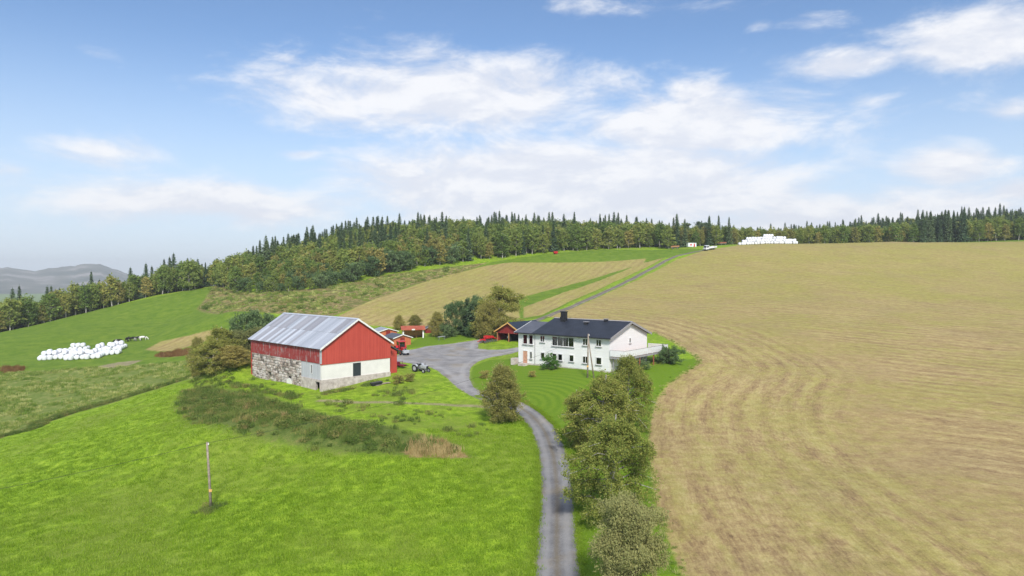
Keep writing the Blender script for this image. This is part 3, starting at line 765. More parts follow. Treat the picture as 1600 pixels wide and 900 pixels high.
def barn():
    ang = math.atan2(.722, .692)
    gx, gy = math.cos(ang), math.sin(ang)
    cx, cy = -28.1 + .35 * gx - .35 * gy, 100.0 + .35 * gy + .35 * gx
    Z0 = -2.0
    root = empty('barn', (cx, cy, Z0), ang, 'big red barn on a stone and white base with grey metal roof', 'barn')
    W, L, T = 12.3, 22.5, .3
    zr, zw = 1.85 - Z0, -.4 - Z0          # foot of red boards, foot of white band
    ze = 4.45 - Z0; zp = ze + W / 2 * .63; bot = -3.0
    # gable facing the drive
    MB().prism([(-.08, zr), (W + .08, zr), (W + .08, ze), (W / 2, zp), (-.08, ze)], 'y', -.09, T).build('red_gable', M_RED, root)
    d0, d1, dz0, dz1 = 5.4, 6.8, -.5 - Z0, 1.62 - Z0
    g = MB(); g.box(0, d0, 0, T, zw, zr - .004); g.box(d1, W, 0, T, zw, zr - .004); g.box(d0, d1, 0, T, dz1, zr - .004)
    g.build('white_wall', M_RENDERW, root)
    MB().box(-.06, W + .05, -.10, T + .1, bot, zw - .004).build('plinth', M_CONC, root)
    dr = MB().box(d0 + .06, d1 - .06, .04, .10, dz0 + .05, dz1 - .05).build('door', M_DARK, root)
    fr = MB(); fr.box(d0, d0 + .1, -.03, .12, zw, dz1); fr.box(d1 - .1, d1, -.03, .12, zw, dz1); fr.box(d0 + .1, d1 - .1, -.03, .12, dz1 - .1, dz1)
    fr.build('frame', M_DARK, dr)
    # long side towards the meadow
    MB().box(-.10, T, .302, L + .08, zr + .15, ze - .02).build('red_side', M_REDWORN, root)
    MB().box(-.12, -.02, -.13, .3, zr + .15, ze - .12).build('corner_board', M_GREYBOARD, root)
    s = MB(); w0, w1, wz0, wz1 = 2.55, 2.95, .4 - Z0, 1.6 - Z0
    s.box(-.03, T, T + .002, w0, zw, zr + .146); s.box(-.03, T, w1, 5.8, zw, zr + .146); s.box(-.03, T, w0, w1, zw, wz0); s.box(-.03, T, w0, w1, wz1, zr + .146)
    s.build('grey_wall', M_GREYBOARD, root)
    wn = MB().box(.05, .08, w0, w1, wz0, wz1).build('window', M_GLASS, root)
    f2 = MB(); f2.box(-.06, .04, w0 - .06, w0, wz0 - .06, wz1 + .06); f2.box(-.06, .04, w1, w1 + .06, wz0 - .06, wz1 + .06); f2.box(-.06, .04, w0, w1, wz1, wz1 + .06); f2.box(-.06, .04, w0, w1, wz0 - .06, wz0)
    f2.build('frame', M_WHITE, wn)
    c = MB(); o0, o1, oz = .35, 1.65, -.72 - Z0
    c.box(-.12, T, .11, o0, bot, zw - .004); c.box(-.12, T, o1, 5.8, bot, zw - .004); c.box(-.12, T, o0, o1, oz, zw - .004)
    c.build('concrete_wall', M_CONC, root)
    MB().box(-.02, .05, o1 - .12, o1 + .25, bot, oz).build('door_leaf', M_GREY, root)
    # stone wall with two openings
    st = MB(); h = [(9.0, 9.9, -1.45 - Z0, -.75 - Z0), (15.6, 16.5, bot, -.7 - Z0)]
    st.box(.0, .6, 5.8, 9.0, bot, zr + .146); st.box(.0, .6, 9.9, 15.6, bot, zr + .146); st.box(.0, .6, 16.5, L, bot, zr + .146)
    st.box(.0, .6, 9.0, 9.9, bot, h[0][2]); st.box(.0, .6, 9.0, 9.9, h[0][3], zr + .146); st.box(.0, .6, 15.6, 16.5, h[1][3], zr + .146)
    wall = st.build('stone_wall', M_MORTAR, root)
    verts, fcs = [], []
    tpl = bmesh.new(); bmesh.ops.create_icosphere(tpl, subdivisions=1, radius=1.0)
    tv = np.array([v.co[:] for v in tpl.verts]); tf = [[v.index for v in f.verts] for f in tpl.faces]; tpl.free()
    r2 = np.random.default_rng(5); z = bot + 1.0
    while z < zr + .05:
        hh = r2.uniform(.26, .52); y = 5.85
        while y < L - .1:
            ww = r2.uniform(.3, .95)
            yc, zc = y + ww / 2, z + hh / 2 + r2.normal(0, .03)
            if not any(a - .1 < yc < b + .1 and c_ - .1 < zc < d_ + .1 for (a, b, c_, d_) in h) and yc + ww / 2 < L and r2.random() < .93:
                q = np.sign(tv) * np.abs(tv) ** .6
                q = q * (1 + r2.normal(0, .10, (len(tv), 1)))
                q = q * np.array([.10 + r2.random() * .06, ww * .50, hh * .50]) + np.array([0.0, yc, zc])
                b = len(verts); verts += [tuple(p) for p in q]; fcs += [[b + i for i in f] for f in tf]
            y += ww
        z += hh * .93
    sf = link_mesh('stone_facing', np_mesh('stone_facing', verts, fcs, M_STONE), wall); tag(sf, kind='stuff')
    # whitewashed vent surround and timber lintels
    MB().prism([(8.75, bot), (10.2, bot), (10.2, -1.5 - Z0), (9.9, -1.15 - Z0), (9.45, -1.05 - Z0), (9.0, -1.15 - Z0), (8.75, -1.5 - Z0)], 'x', -.16, -.02).build('vent_surround', M_RENDERW, wall)
    MB().box(-.1, .1, 15.4, 16.7, -.7 - Z0, -.52 - Z0).build('lintel', M_POLE, wall)
    # hidden sides
    MB().box(W - T, W + .08, T + .002, L - T - .002, bot, ze - .02).build('red_side', M_RED, root)
    MB().prism([(-.08, bot), (W + .08, bot), (W + .08, ze), (W / 2, zp), (-.08, ze)], 'y', L - T, L + .09).build('red_gable', M_RED, root)
    # roof: ridge along y, individual sheets on the slope in view
    sl = math.atan(.63); ov = .42; half = (W / 2 + ov) / math.cos(sl); tier = half / 2 + .12
    MB().quadbox([(-ov, -.38, ze - ov * .63 - .02), (W / 2, -.38, zp - .02), (W / 2, L + .38, zp - .02), (-ov, L + .38, ze - ov * .63 - .02), (-ov, -.38, ze - ov * .63 + .06), (W / 2, -.38, zp + .06), (W / 2, L + .38, zp + .06), (-ov, L + .38, ze - ov * .63 + .06)]).build('roof_deck', M_GREY, root)
    MB().quadbox([(W / 2 + .002, -.38, zp - .02), (W + ov, -.38, ze - ov * .63 - .02), (W + ov, L + .38, ze - ov * .63 - .02), (W / 2 + .002, L + .38, zp - .02), (W / 2 + .002, -.38, zp + .10), (W + ov, -.38, ze - ov * .63 + .10), (W + ov, L + .38, ze - ov * .63 + .10), (W / 2 + .002, L + .38, zp + .10)]).build('roof_slope', M_SHEET, root)
    NS = 26; pw = (L + .84) / NS
    prof = [0, .10, .16, .30, .36, .50, .56, .70, .76, .9, 1.0]; hgt = [.05, .05, .012, .012, .045, .045, .012, .012, .045, .045, .05]
    def sheet_mesh(n0, n1):
        v = []
        for (x, zz) in ((n0, 0), (n1, 0)):
            for (p, q) in zip(prof, hgt): v.append((x, p * (pw + .02), q))
        n = len(prof)
        v += [(x, y, z_ - .012) for (x, y, z_) in v]
        f = [(i, i + 1, n + i + 1, n + i) for i in range(n - 1)] + [(2 * n + i + 1, 2 * n + i, 3 * n + i, 3 * n + i + 1) for i in range(n - 1)]
        f += [(0, 2 * n, 2 * n + 1, 1)[::1]] + [(i, 2 * n + i, 2 * n + i + 1, i + 1) for i in range(1, n - 1)] + [(n + i + 1, 3 * n + i + 1, 3 * n + i, n + i) for i in range(n - 1)]
        return np_mesh('roof_sheet', v, f, M_SHEET)
    me_lo, me_up = sheet_mesh(-.08, tier), sheet_mesh(0, tier - .05)
    dull_up = set(range(9, 26)) - {12, 16, 17, 21, 25}; dull_lo = {10, 13, 17, 19, 20, 22, 23}; pale = {3, 8, 12, 14, 16, 18, 21, 24}
    for k in range(NS):
        for t_, me in ((0, me_lo), (1, me_up)):
            o = bpy.data.objects.new('roof_sheet', me); COL.objects.link(o); o.parent = root
            d = 0 if t_ == 0 else half - tier + .05
            o.location = (-ov + d * math.cos(sl), -.42 + k * pw, ze - ov * .63 + d * math.sin(sl) + .075 + .03 * t_)
            o.rotation_euler = (0, -sl, 0)
            m_ = M_SHEET2 if k in (dull_up if t_ else dull_lo) else M_SHEET3 if k in pale else M_SHEET
            if t_ and k in (1, 2): m_ = M_SHEET2
            put_material(o, m_)
    MB().prism([(W / 2 - .28, zp + .03), (W / 2, zp + .2), (W / 2 + .28, zp + .03), (W / 2, zp + .16)], 'y', -.46, L + .46).build('ridge_cap', M_SHEET3, root)
    for sgn, nm in ((1, 'barge_board'), (-1, 'barge_board')):
        xa, xb = (-ov - .02, W / 2) if sgn == 1 else (W + ov + .02, W / 2)
        za = ze - ov * .63
        MB().quadbox([(xa, -.47, za - .16), (xb, -.47, zp - .14), (xb, -.385, zp - .14), (xa, -.385, za - .16), (xa, -.47, za + .13), (xb, -.47, zp + .15), (xb, -.385, zp + .15), (xa, -.385, za + .13)]).build(nm, M_WHITE, root)
    # lean-to at the back
    MB().box(W + .09, 14.8, 1.5, 7.5, bot, 2.62 - Z0).build('lean_to_wall', M_RED, root)
    MB().quadbox([(W + .085, 1.2, 4.05 - Z0), (15.2, 1.2, 2.55 - Z0), (15.2, 7.8, 2.55 - Z0), (W + .085, 7.8, 4.05 - Z0), (W + .085, 1.2, 4.2 - Z0), (15.2, 1.2, 2.7 - Z0), (15.2, 7.8, 2.7 - Z0), (W + .085, 7.8, 4.2 - Z0)]).build('lean_to_roof', M_ROOF2, root)
    MB().prism([(W + .09, 2.63 - Z0), (14.8, 2.63 - Z0), (W + .09, 3.95 - Z0)], 'y', 1.5, 7.5).build('lean_to_gable', M_RED, root)
    return root
barn()

# ================================================================== windows for plain walls facing local -x or -y
def window(parent, face, a0, a1, z0, z1, mullions=(), curtain=None, sill=True, open_=0.0, frame_mat=None):
    """face 'x': wall plane x=0 facing -x, a = y ; face 'y': wall plane y=0 facing -y, a = x"""
    fm = frame_mat or M_WHITE
    def bx(m, a, b, o0, o1, c, d):
        return m.box(o0, o1, a, b, c, d) if face == 'x' else m.box(a, b, o0, o1, c, d)
    w_ = bx(MB(), a0, a1, -.025, -.005, z0, z1).build('window', M_ROOM, parent)
    if curtain is not None:
        n = 7; span = (a1 - a0)
        for (f0, f1) in ((.04, .36), (.66, .96)):
            cm = MB()
            for i in range(n):
                p = a0 + span * (f0 + (f1 - f0) * i / n); q = a0 + span * (f0 + (f1 - f0) * (i + 1) / n)
                bx(cm, p, q, -.045 - .008 * (i % 2), -.03, z0 + .05, z1 - .05)
            cm.build('curtain', curtain, w_)
    bx(MB(), a0 + .05, a1 - .05, -.068, -.06, z0 + .05, z1 - .05).build('pane', M_GLASS, w_)
    f = MB(); t = .07
    bx(f, a0 - t, a0 + .05, -.10, -.026, z0 - t, z1 + t); bx(f, a1 - .05, a1 + t, -.10, -.026, z0 - t, z1 + t)
    bx(f, a0 + .05, a1 - .05, -.10, -.026, z1 - .05, z1 + t); bx(f, a0 + .05, a1 - .05, -.10, -.026, z0 - t, z0 + .05)
    for m_ in mullions: bx(f, m_ - .035, m_ + .035, -.095, -.027, z0 + .05, z1 - .05)
    f.build('frame', fm, w_)
    if sill: bx(MB(), a0 - .15, a1 + .15, -.20, -.101, z0 - .12, z0 - .065).build('sill', M_GREY, w_)
    return w_

# ================================================================== house
def house():
    ang = math.atan2(.772, .636)
    gx, gy = math.cos(ang), math.sin(ang)
    cx, cy = 15.2 + .5 * gx - .5 * gy, 105.0 + .5 * gy + .5 * gx
    root = empty('farmhouse', (cx, cy, 0.0), ang, 'white two storey farmhouse with dark tiled roof and long raised deck', 'house')
    W, L, LA, DA = 12.0, 14.6, 18.2, 8.6
    ze, slope = 5.41, .34; zp = ze + W / 2 * slope; bot = -1.2
    MB().prism([(0, .12), (W, .12), (W, ze), (W / 2, zp), (0, ze)], 'y', 0, L).build('wall', M_WHITEBOARD, root)
    MB().box(.03, W - .03, .03, LA - .05, bot, .118).build('foundation', M_CONC, root)
    za = ze + DA / 2 * slope
    MB().prism([(.04, .122), (DA, .122), (DA, ze), (DA / 2, za), (.04, ze)], 'y', L + .002, LA).build('entrance_wing', M_WHITEBOARD, root)
    def slab(x0, x1, y0, y1, zb, th, name, m):
        z0, z1 = zb(x0), zb(x1)
        return MB().quadbox([(x0, y0, z0), (x1, y0, z1), (x1, y1, z1), (x0, y1, z0), (x0, y0, z0 + th), (x1, y0, z1 + th), (x1, y1, z1 + th), (x0, y1, z0 + th)]).build(name, m, root)
    ov = .6
    up = lambda x: ze + x * slope + .004
    dn = lambda x: ze + (W - x) * slope + .004
    slab(-ov, W / 2, -.55, L + .25, up, .18, 'roof', M_ROOF)
    slab(W / 2, W + ov, -.55, L + .25, dn, .18, 'roof', M_ROOF)
    upa = lambda x: ze - .03 + x * slope; dna = lambda x: ze - .03 + (DA - x) * slope
    slab(-ov + .05, DA / 2, L + .252, LA + .45, upa, .16, 'wing_roof', M_ROOF2)
    slab(DA / 2, DA + ov, L + .252, LA + .45, dna, .16, 'wing_roof', M_ROOF2)
    MB().prism([(W / 2 - .2, zp + .16), (W / 2, zp + .27), (W / 2 + .2, zp + .16)], 'y', -.56, L + .26).build('ridge_tiles', M_GREY, root)
    # barge boards and gutter
    for (xa, xb, fz) in ((-ov - .02, W / 2, up), (W + ov + .02, W / 2, dn)):
        a, b = fz(xa), fz(xb)
        MB().quadbox([(xa, -.62, a - .12), (xb, -.62, b - .12), (xb, -.552, b - .12), (xa, -.552, a - .12), (xa, -.62, a + .22), (xb, -.62, b + .22), (xb, -.552, b + .22), (xa, -.552, a + .22)]).build('barge_board', M_GREY, root)
    xa, xb = -ov + .03, DA / 2
    MB().quadbox([(xa, LA + .451, upa(xa) - .1), (xb, LA + .451, upa(xb) - .1), (xb, LA + .52, upa(xb) - .1), (xa, LA + .52, upa(xa) - .1), (xa, LA + .451, upa(xa) + .19), (xb, LA + .451, upa(xb) + .19), (xb, LA + .52, upa(xb) + .19), (xa, LA + .52, upa(xa) + .19)]).build('barge_board', M_WHITE, root)
    MB().tube([(-ov - .07, -.55, up(-ov) + .06), (-ov - .07, L + .25, up(-ov) + .06)], .07, 8).build('gutter', M_BLACK, root)
    MB().tube([(-ov - .03, L + .3, upa(-ov) + .06), (-ov - .03, LA + .45, upa(-ov) + .06)], .07, 8).build('gutter', M_BLACK, root)
    MB().tube([(-ov - .05, L - .05, up(-ov)), (-.06, L - .05, ze - .45), (-.06, L - .05, .1)], .045, 8).build('downpipe', M_GREY, root)
    ch = MB().box(W / 2 - 1.5, W / 2 - .75, 11.6, 12.5, zp - .7, zp + 1.35).build('chimney', M_BLACK, root)
    MB().box(W / 2 - 1.58, W / 2 - .67, 11.52, 12.58, zp + 1.35, zp + 1.47).build('chimney_cap', M_BLACK, ch)
    MB().tube([(W / 2 - .5, 13.2, zp - .3), (W / 2 - .5, 13.2, zp + .45)], .13, 10).build('roof_vent', M_BLACK, root)
    for (x, y, s_) in ((W / 2 - 1.9, 7.0, .3), (W / 2 - .4, 4.1, .26)):
        v_ = MB().box(x - s_, x + s_, y - s_, y + s_, up(x) + .0, up(x) + .52).build('roof_vent', M_BLACK, root)
        MB().box(x - s_ - .1, x + s_ + .1, y - s_ - .1, y + s_ + .1, up(x) + .52, up(x) + .6).build('vent_cap', M_GREY, v_)
    # windows: y measured from the near corner
    lw = dict(z0=1.15, z1=2.2); uw = dict(z0=3.95, z1=5.0)
    window(root, 'x', 1.45, 2.4, 3.95, 5.0, (1.95,)); window(root, 'x', 4.0, 4.9, 3.95, 5.0, (4.45,))
    window(root, 'x', 6.62, 10.95, 3.5, 5.0, (7.68, 8.75, 9.85), M_PALECURTAIN)
    window(root, 'x', 12.5, 13.4, 3.95, 5.0, (12.95,), M_PALECURTAIN)
    window(root, 'x', 1.4, 2.4, 1.1, 2.2); window(root, 'x', 3.95, 4.9, 1.1, 2.2, (4.4,), M_CURTAIN); window(root, 'x', 6.65, 7.5, 1.15, 2.2)
    window(root, 'x', 8.9, 9.75, 1.15, 2.2); window(root, 'x', 10.05, 10.9, 1.15, 2.2); window(root, 'x', 12.5, 13.3, 1.15, 2.2)
    for (a, b) in ((14.95, 15.8), (16.15, 17.1)):
        window(root, 'x', a, b, 3.4, 5.0, (), M_CURTAIN)
    window(root, 'x', 15.15, 15.6, .95, 2.15, ())
    dr = MB().box(-.05, .02, 16.15, 17.1, .14, 2.2).build('door', M_PINKDOOR, root)
    fr = MB(); fr.box(-.09, .02, 16.05, 16.15, .14, 2.3); fr.box(-.09, .02, 17.1, 17.2, .14, 2.3); fr.box(-.09, .02, 16.15, 17.1, 2.2, 2.3); fr.build('frame', M_WHITE, dr)
    MB().tube([(-.06, 16.28, 1.1), (-.12, 16.28, 1.1), (-.12, 16.4, 1.1)], .02, 6).build('handle', M_STEEL, dr)
    MB().box(-1.1, -.06, 15.9, 17.4, -.4, .12).build('doorstep', M_CONC, root)
    MB().box(-.9, 0.4, LA + .15, LA + .95, -.5, .85).build('step_wall', M_CONC, root)
    window(root, 'y', 5.95, 6.45, 4.15, 4.95, ())
    # raised deck along the gable and beyond
    dk = MB(); x0, x1, y0, zf = -.1, 14.0, -2.8, 2.45
    dk.box(x0, x1, y0, -.105, zf - .05, zf); deck = dk.build('deck_floor', M_WOOD, root)
    b = MB(); b.box(x0, x1, y0 - .04, y0, zf - .3, zf + .01); b.box(x0 - .04, x0 - .001, y0, -.11, zf - .3, zf + .01); b.build('deck_beam', M_GREY, deck)
    for i in range(9):
        xx = x0 + .4 + i * 1.65
        MB().box(xx, xx + .1, y0 + .02, -.11, zf - .25, zf - .052).build('joist', M_BLACK, deck)
    for xx in (.2, 4.6, 9.2, 13.4):
        MB().box(xx, xx + .14, y0 + .05, y0 + .19, -1.2, zf - .055).build('post', M_RUST if xx > 1 else M_GREY, deck)
        MB().box(xx, xx + .14, -.6, -.46, -1.2, zf - .055).build('post', M_GREY, deck)
    for i in range(5):
        z = zf + .10 + i * .185
        MB().box(x0, x1, y0 - .065, y0 - .042, z, z + .16).build('rail_board', M_VWHITE, deck)
        MB().box(x0 - .066, x0 - .043, y0, -.11, z, z + .16).build('rail_board', M_VWHITE, deck)
        MB().box(x1 + .043, x1 + .066, y0, .9, z, z + .16).build('rail_board', M_VWHITE, deck)
    for i in range(9):
        xx = x0 + i * (x1 - x0) / 8
        MB().box(xx - .04, xx + .04, y0 - .04, y0 + .04, zf + .012, zf + 1.03).build('rail_post', M_WHITE, deck)
    MB().box(x0 - .08, x1 + .08, y0 - .1, y0 + .06, zf + 1.035, zf + 1.075).build('hand_rail', M_GREY, deck)
    MB().box(x0 - .08, x0 + .02, y0 + .062, -.11, zf + 1.035, zf + 1.075).build('hand_rail', M_GREY, deck)
    MB().box(12.62, x1, -.1, .9, zf - .05, zf).build('deck_corner', M_WOOD, deck)
    return root
house()

# ================================================================== garage, sheds, pavilion
def garage():
    ang = math.atan2(.772, .636)          # local x = depth (away), local y = to the left along the front
    p = Vector((1.9, 143.0)); z0 = min(gz(1.9, 143), gz(-3.3, 147.3)) - .05
    root = empty('garage', (p.x, p.y, z0), ang, 'open fronted dark red garage with ochre barge boards behind the farmhouse', 'garage')
    W, D, ze, sl = 6.6, 9.0, 2.35, .55; zp = ze + W / 2 * sl
    MB().prism([(0, 2.02), (W, 2.02), (W, ze), (W / 2, zp), (0, ze)], 'x', 0, .12).build('front_gable', M_DARKRED, root)
    MB().box(.0, D, 0, .12, -.4, ze - .03).build('side_wall', M_DARKRED, root)
    MB().box(.0, D, W - .12, W, -.4, ze - .03).build('side_wall', M_DARKRED, root)
    MB().prism([(.121, -.4), (W - .121, -.4), (W - .121, ze), (W / 2, zp), (.121, ze)], 'x', D - .12, D).build('back_wall', M_DARKRED, root)
    MB().box(.13, D - .13, W / 2 - .06, W / 2 + .06, -.4, ze).build('partition', M_BLACK, root)
    for y in (.0, W / 2 - .12, W - .24):
        MB().box(-.16, -.002, y + .03, y + .21, -.4, 2.02).build('post', M_WOOD, root)
    MB().box(-.14, -.003, .245, W - .245, 1.9, 2.1).build('lintel', M_DARKRED, root)
    ov = .5
    for (ya, yb) in ((-ov, W / 2), (W + ov, W / 2)):
        za = ze - ov * sl
        MB().quadbox([(-.5, ya, za), (-.5, yb, zp), (D + .4, yb, zp), (D + .4, ya, za), (-.5, ya, za + .14), (-.5, yb, zp + .14), (D + .4, yb, zp + .14), (D + .4, ya, za + .14)]).build('roof', M_ROOF3, root)
        MB().quadbox([(-.56, ya, za - .1), (-.56, yb, zp - .1), (-.502, yb, zp - .1), (-.502, ya, za - .1), (-.56, ya, za + .17), (-.56, yb, zp + .17), (-.502, yb, zp + .17), (-.502, ya, za + .17)]).build('barge_board', M_OCHRE, root)
    MB().box(.2, D - .2, .2, W - .2, -.3, .02).build('floor', M_CONC, root)
    return root
garage()

def shed(name, u, v, rz, w_, d_, h, rise, wm, rm, label, trim=None):
    p = on_ground(u, v); z0 = min(gz(p.x + i, p.y + j) for i in (-2, 2) for j in (-2, 2)) - .05
    root = empty(name, (p.x, p.y, z0), rz, label, 'shed')
    MB().prism([(-w_ / 2, 0), (w_ / 2, 0), (w_ / 2, h), (0, h + rise), (-w_ / 2, h)], 'y', -d_ / 2, d_ / 2).build('wall', wm, root)
    s = rise / (w_ / 2); ov = .35
    for sg in (-1, 1):
        xa = sg * (w_ / 2 + ov); za = h - ov * s + .005
        MB().quadbox([(xa, -d_ / 2 - .3, za), (0, -d_ / 2 - .3, h + rise + .005), (0, d_ / 2 + .3, h + rise + .005), (xa, d_ / 2 + .3, za), (xa, -d_ / 2 - .3, za + .1), (0, -d_ / 2 - .3, h + rise + .105), (0, d_ / 2 + .3, h + rise + .105), (xa, d_ / 2 + .3, za + .1)]).build('roof', rm, root)
        MB().quadbox([(xa, -d_ / 2 - .36, za - .05), (0, -d_ / 2 - .36, h + rise - .05), (0, -d_ / 2 - .302, h + rise - .05), (xa, -d_ / 2 - .302, za - .05), (xa, -d_ / 2 - .36, za + .13), (0, -d_ / 2 - .36, h + rise + .13), (0, -d_ / 2 - .302, h + rise + .13), (xa, -d_ / 2 - .302, za + .13)]).build('barge_board', trim or M_WHITE, root)
    dm = MB().box(-.5, .5, -d_ / 2 - .05, -d_ / 2 - .005, .05, 1.95).build('door', M_DARKRED, root)
    MB().box(.3, .36, -d_ / 2 - .09, -d_ / 2 - .051, .95, 1.1).build('handle', M_STEEL, dm)
    return root
shed('tool_shed', 621, 539, R(35), 4.0, 5.0, 1.9, .65, M_ORANGE, M_ROOF2, 'orange wooden shed with grey roof and white barge boards behind the red tractor')
shed('store_shed', 601, 527, R(28), 4.4, 5.5, 1.8, .65, M_ORANGE, M_SHEET, 'low shed with pale metal roof just behind the barn ridge end', M_WHITE)
shed('playhouse', 671, 519, R(15), 2.2, 2.6, 1.35, .55, M_DARKRED, M_ROOF2, 'tiny dark red playhouse at the edge of the hay field', M_GREY)

def pavilion():
    p = on_ground(645, 528); root = empty('pavilion', (p.x, p.y, p.z - .05), R(12), 'open timber pavilion with orange roof and two white front posts', 'pavilion')
    w_, d_, h = 4.6, 3.4, 2.05
    for sx in (-1, 1):
        MB().box(sx * w_ / 2 - .16, sx * w_ / 2 + .16, -d_ / 2, -d_ / 2 + .3, 0, h).build('post', M_WHITE, root)
        MB().box(sx * w_ / 2 - .09, sx * w_ / 2 + .09, d_ / 2 - .18, d_ / 2, 0, h).build('post', M_WOOD, root)
        MB().box(sx * w_ / 2 - .04, sx * w_ / 2 + .04, -d_ / 2 + .31, d_ / 2 - .19, 0, 1.0).build('side_panel', M_WOOD, root)
    for k in range(9):
        MB().box(-w_ / 2 + .1, w_ / 2 - .1, d_ / 2 - .10, d_ / 2 - .06, .1 + k * .2, .28 + k * .2).build('back_board', M_ORANGE, root)
    MB().box(-w_ / 2 + .25, w_ / 2 - .25, d_ / 2 - .75, d_ / 2 - .2, .40, .47).build('bench_seat', M_WOOD, root)
    MB().box(-1.0, 1.0, -.45, .35, .68, .75).build('table_top', M_WOOD, root)
    for sx in (-1, 1): MB().box(sx * .8 - .05, sx * .8 + .05, -.3, .2, 0, .68).build('table_leg', M_WOOD, root)
    ov = .5
    for sg in (-1, 1):
        ya = sg * (d_ / 2 + ov)
        MB().quadbox([(-w_ / 2 - .5, ya, h), (w_ / 2 + .5, ya, h), (w_ / 2 + .5, 0, h + .75), (-w_ / 2 - .5, 0, h + .75), (-w_ / 2 - .5, ya, h + .12), (w_ / 2 + .5, ya, h + .12), (w_ / 2 + .5, 0, h + .87), (-w_ / 2 - .5, 0, h + .87)]).build('roof', M_ROOFRED, root)
    MB().box(-.35, .35, -d_ / 2 - ov - .05, -d_ / 2 - ov, h + .0, h + .28).build('name_board', M_WHITE, root)
pavilion()

# ================================================================== poles and wires
def pole(u, v, h, lean, label, brace=None, group='wooden line poles'):
    p = on_ground(u, v); root = empty('line_pole', (p.x, p.y, p.z), 0, label, 'pole', group)
    MB().tube([(0, 0, -.6), (lean * .5, 0, h * .5), (lean, 0, h)], [.13, .115, .09], 10).build('shaft', M_POLE, root, smooth=True)
    if brace is not None:
        MB().tube([(brace[0], brace[1], -.5), (lean * .9, 0, h * .92)], [.11, .08], 10).build('brace', M_POLE, root, smooth=True)
    MB().tube([(lean + .14, 0, h - .25), (lean + .14, 0, h - .05)], .05, 8).build('insulator', M_WHITE, root)
    MB().box(lean - .06, lean + .16, -.04, .04, h - .3, h - .24).build('bracket', M_STEEL, root)
    MB().box(-.15, .15, -.152, -.125, 1.6, 1.85).build('number_plate', M_OCHRE, root)
    return root, Vector((p.x + lean + .14, p.y, p.z + h - .05))
_, topA = pole(330, 794, 6.3, -.35, 'lone wooden line pole standing in the bright green field')
_, topB = pole(918, 590, 6.6, .1, 'braced wooden line pole in front of the white farmhouse wall', brace=(1.0, -.3))
def wire(a, b, sag, label):
    pts = [a.lerp(b, t) - Vector((0, 0, sag * 4 * t * (1 - t))) for t in np.linspace(0, 1, 25)]
    o = MB().tube(pts, .014, 5).build('overhead_wire', M_WIRE, None, smooth=True)
    return tag(o, label, 'wire', 'overhead wires')
wire(topA, Vector((-72, 44, gz(-72, 44) + 6.2)), 1.1, 'overhead wire from the lone pole down to the lower left')
wire(topA, topB, 1.5, 'overhead wire between the lone field pole and the farmhouse pole')
wire(topB, Vector((4.9, 113.1, 4.6)), .25, 'overhead wire from the braced pole to the farmhouse wall')

# ================================================================== trees
def leaf_mat(name, stops, trans=0.35, tree_var=0.5):
    def fn(t):
        r = t.n('ShaderNodeNewGeometry').outputs['Random Per Island']
        orn = t.n('ShaderNodeObjectInfo').outputs['Random']
        f = t.m('ADD', t.m('MULTIPLY', r, 1 - tree_var), t.m('MULTIPLY', orn, tree_var))
        c = t.ramp(f, *stops)
        d = t.n('ShaderNodeBsdfDiffuse', {0: c, 1: .6}); tr = t.n('ShaderNodeBsdfTranslucent', {0: c})
        mx = t.n('ShaderNodeMixShader', {0: trans, 1: d.outputs[0], 2: tr.outputs[0]})
        t.n('ShaderNodeOutputMaterial', {0: mx.outputs[0]})
    return mat(name, fn)
L_OLIVE = leaf_mat('olive_birch_leaves', ((0, (0.160, 0.215, 0.050)), (.35, (0.268, 0.316, 0.071)), (.7, (0.385, 0.388, 0.099)), (1, (0.522, 0.445, 0.133))), tree_var=.3)
L_BIRCH = leaf_mat('birch_leaves', ((0, (0.121, 0.201, 0.051)), (.4, (0.223, 0.308, 0.074)), (.75, (0.333, 0.378, 0.095)), (1, (0.486, 0.437, 0.126))), tree_var=.7)
L_AUTUMN = leaf_mat('turning_leaves', ((0, (0.208, 0.222, 0.065)), (.5, (0.358, 0.337, 0.102)), (1, (0.564, 0.466, 0.148))))
L_WILLOW = leaf_mat('willow_leaves', ((0, (0.088, 0.155, 0.063)), (.5, (0.154, 0.238, 0.097)), (1, (0.275, 0.346, 0.157))))
L_GREYGREEN = leaf_mat('grey_green_leaves', ((0, (0.206, 0.246, 0.090)), (.5, (0.316, 0.326, 0.130)), (1, (0.460, 0.431, 0.179))))
L_GREEN = leaf_mat('garden_leaves', ((0, (0.073, 0.173, 0.037)), (.5, (0.136, 0.270, 0.058)), (1, (0.240, 0.378, 0.105))))
L_SPRUCE = leaf_mat('spruce_needles', ((0, (0.062, 0.115, 0.062)), (.5, (0.119, 0.186, 0.090)), (1, (0.208, 0.264, 0.112))), trans=.12)
L_PINE = leaf_mat('pine_needles', ((0, (0.084, 0.141, 0.077)), (.5, (0.146, 0.211, 0.112)), (1, (0.243, 0.289, 0.156))), trans=.12)
M_BIRCHBARK = mat('birch_bark', lambda t: principled(t, t.ramp(t.noise(t.n('ShaderNodeMapping', {0: t.n('ShaderNodeTexCoord').outputs['Object'], 3: (2, 2, 5)}).outputs[0], 2.0, 5, .7), (.40, (0.06, 0.05, 0.045)), (.52, (0.42, 0.40, 0.36)), (.7, (0.60, 0.57, 0.52))), .85, .2))
M_BARK = simple('brown_bark', (0.085, 0.065, 0.048), .95, .1, var=.35, scale=6)

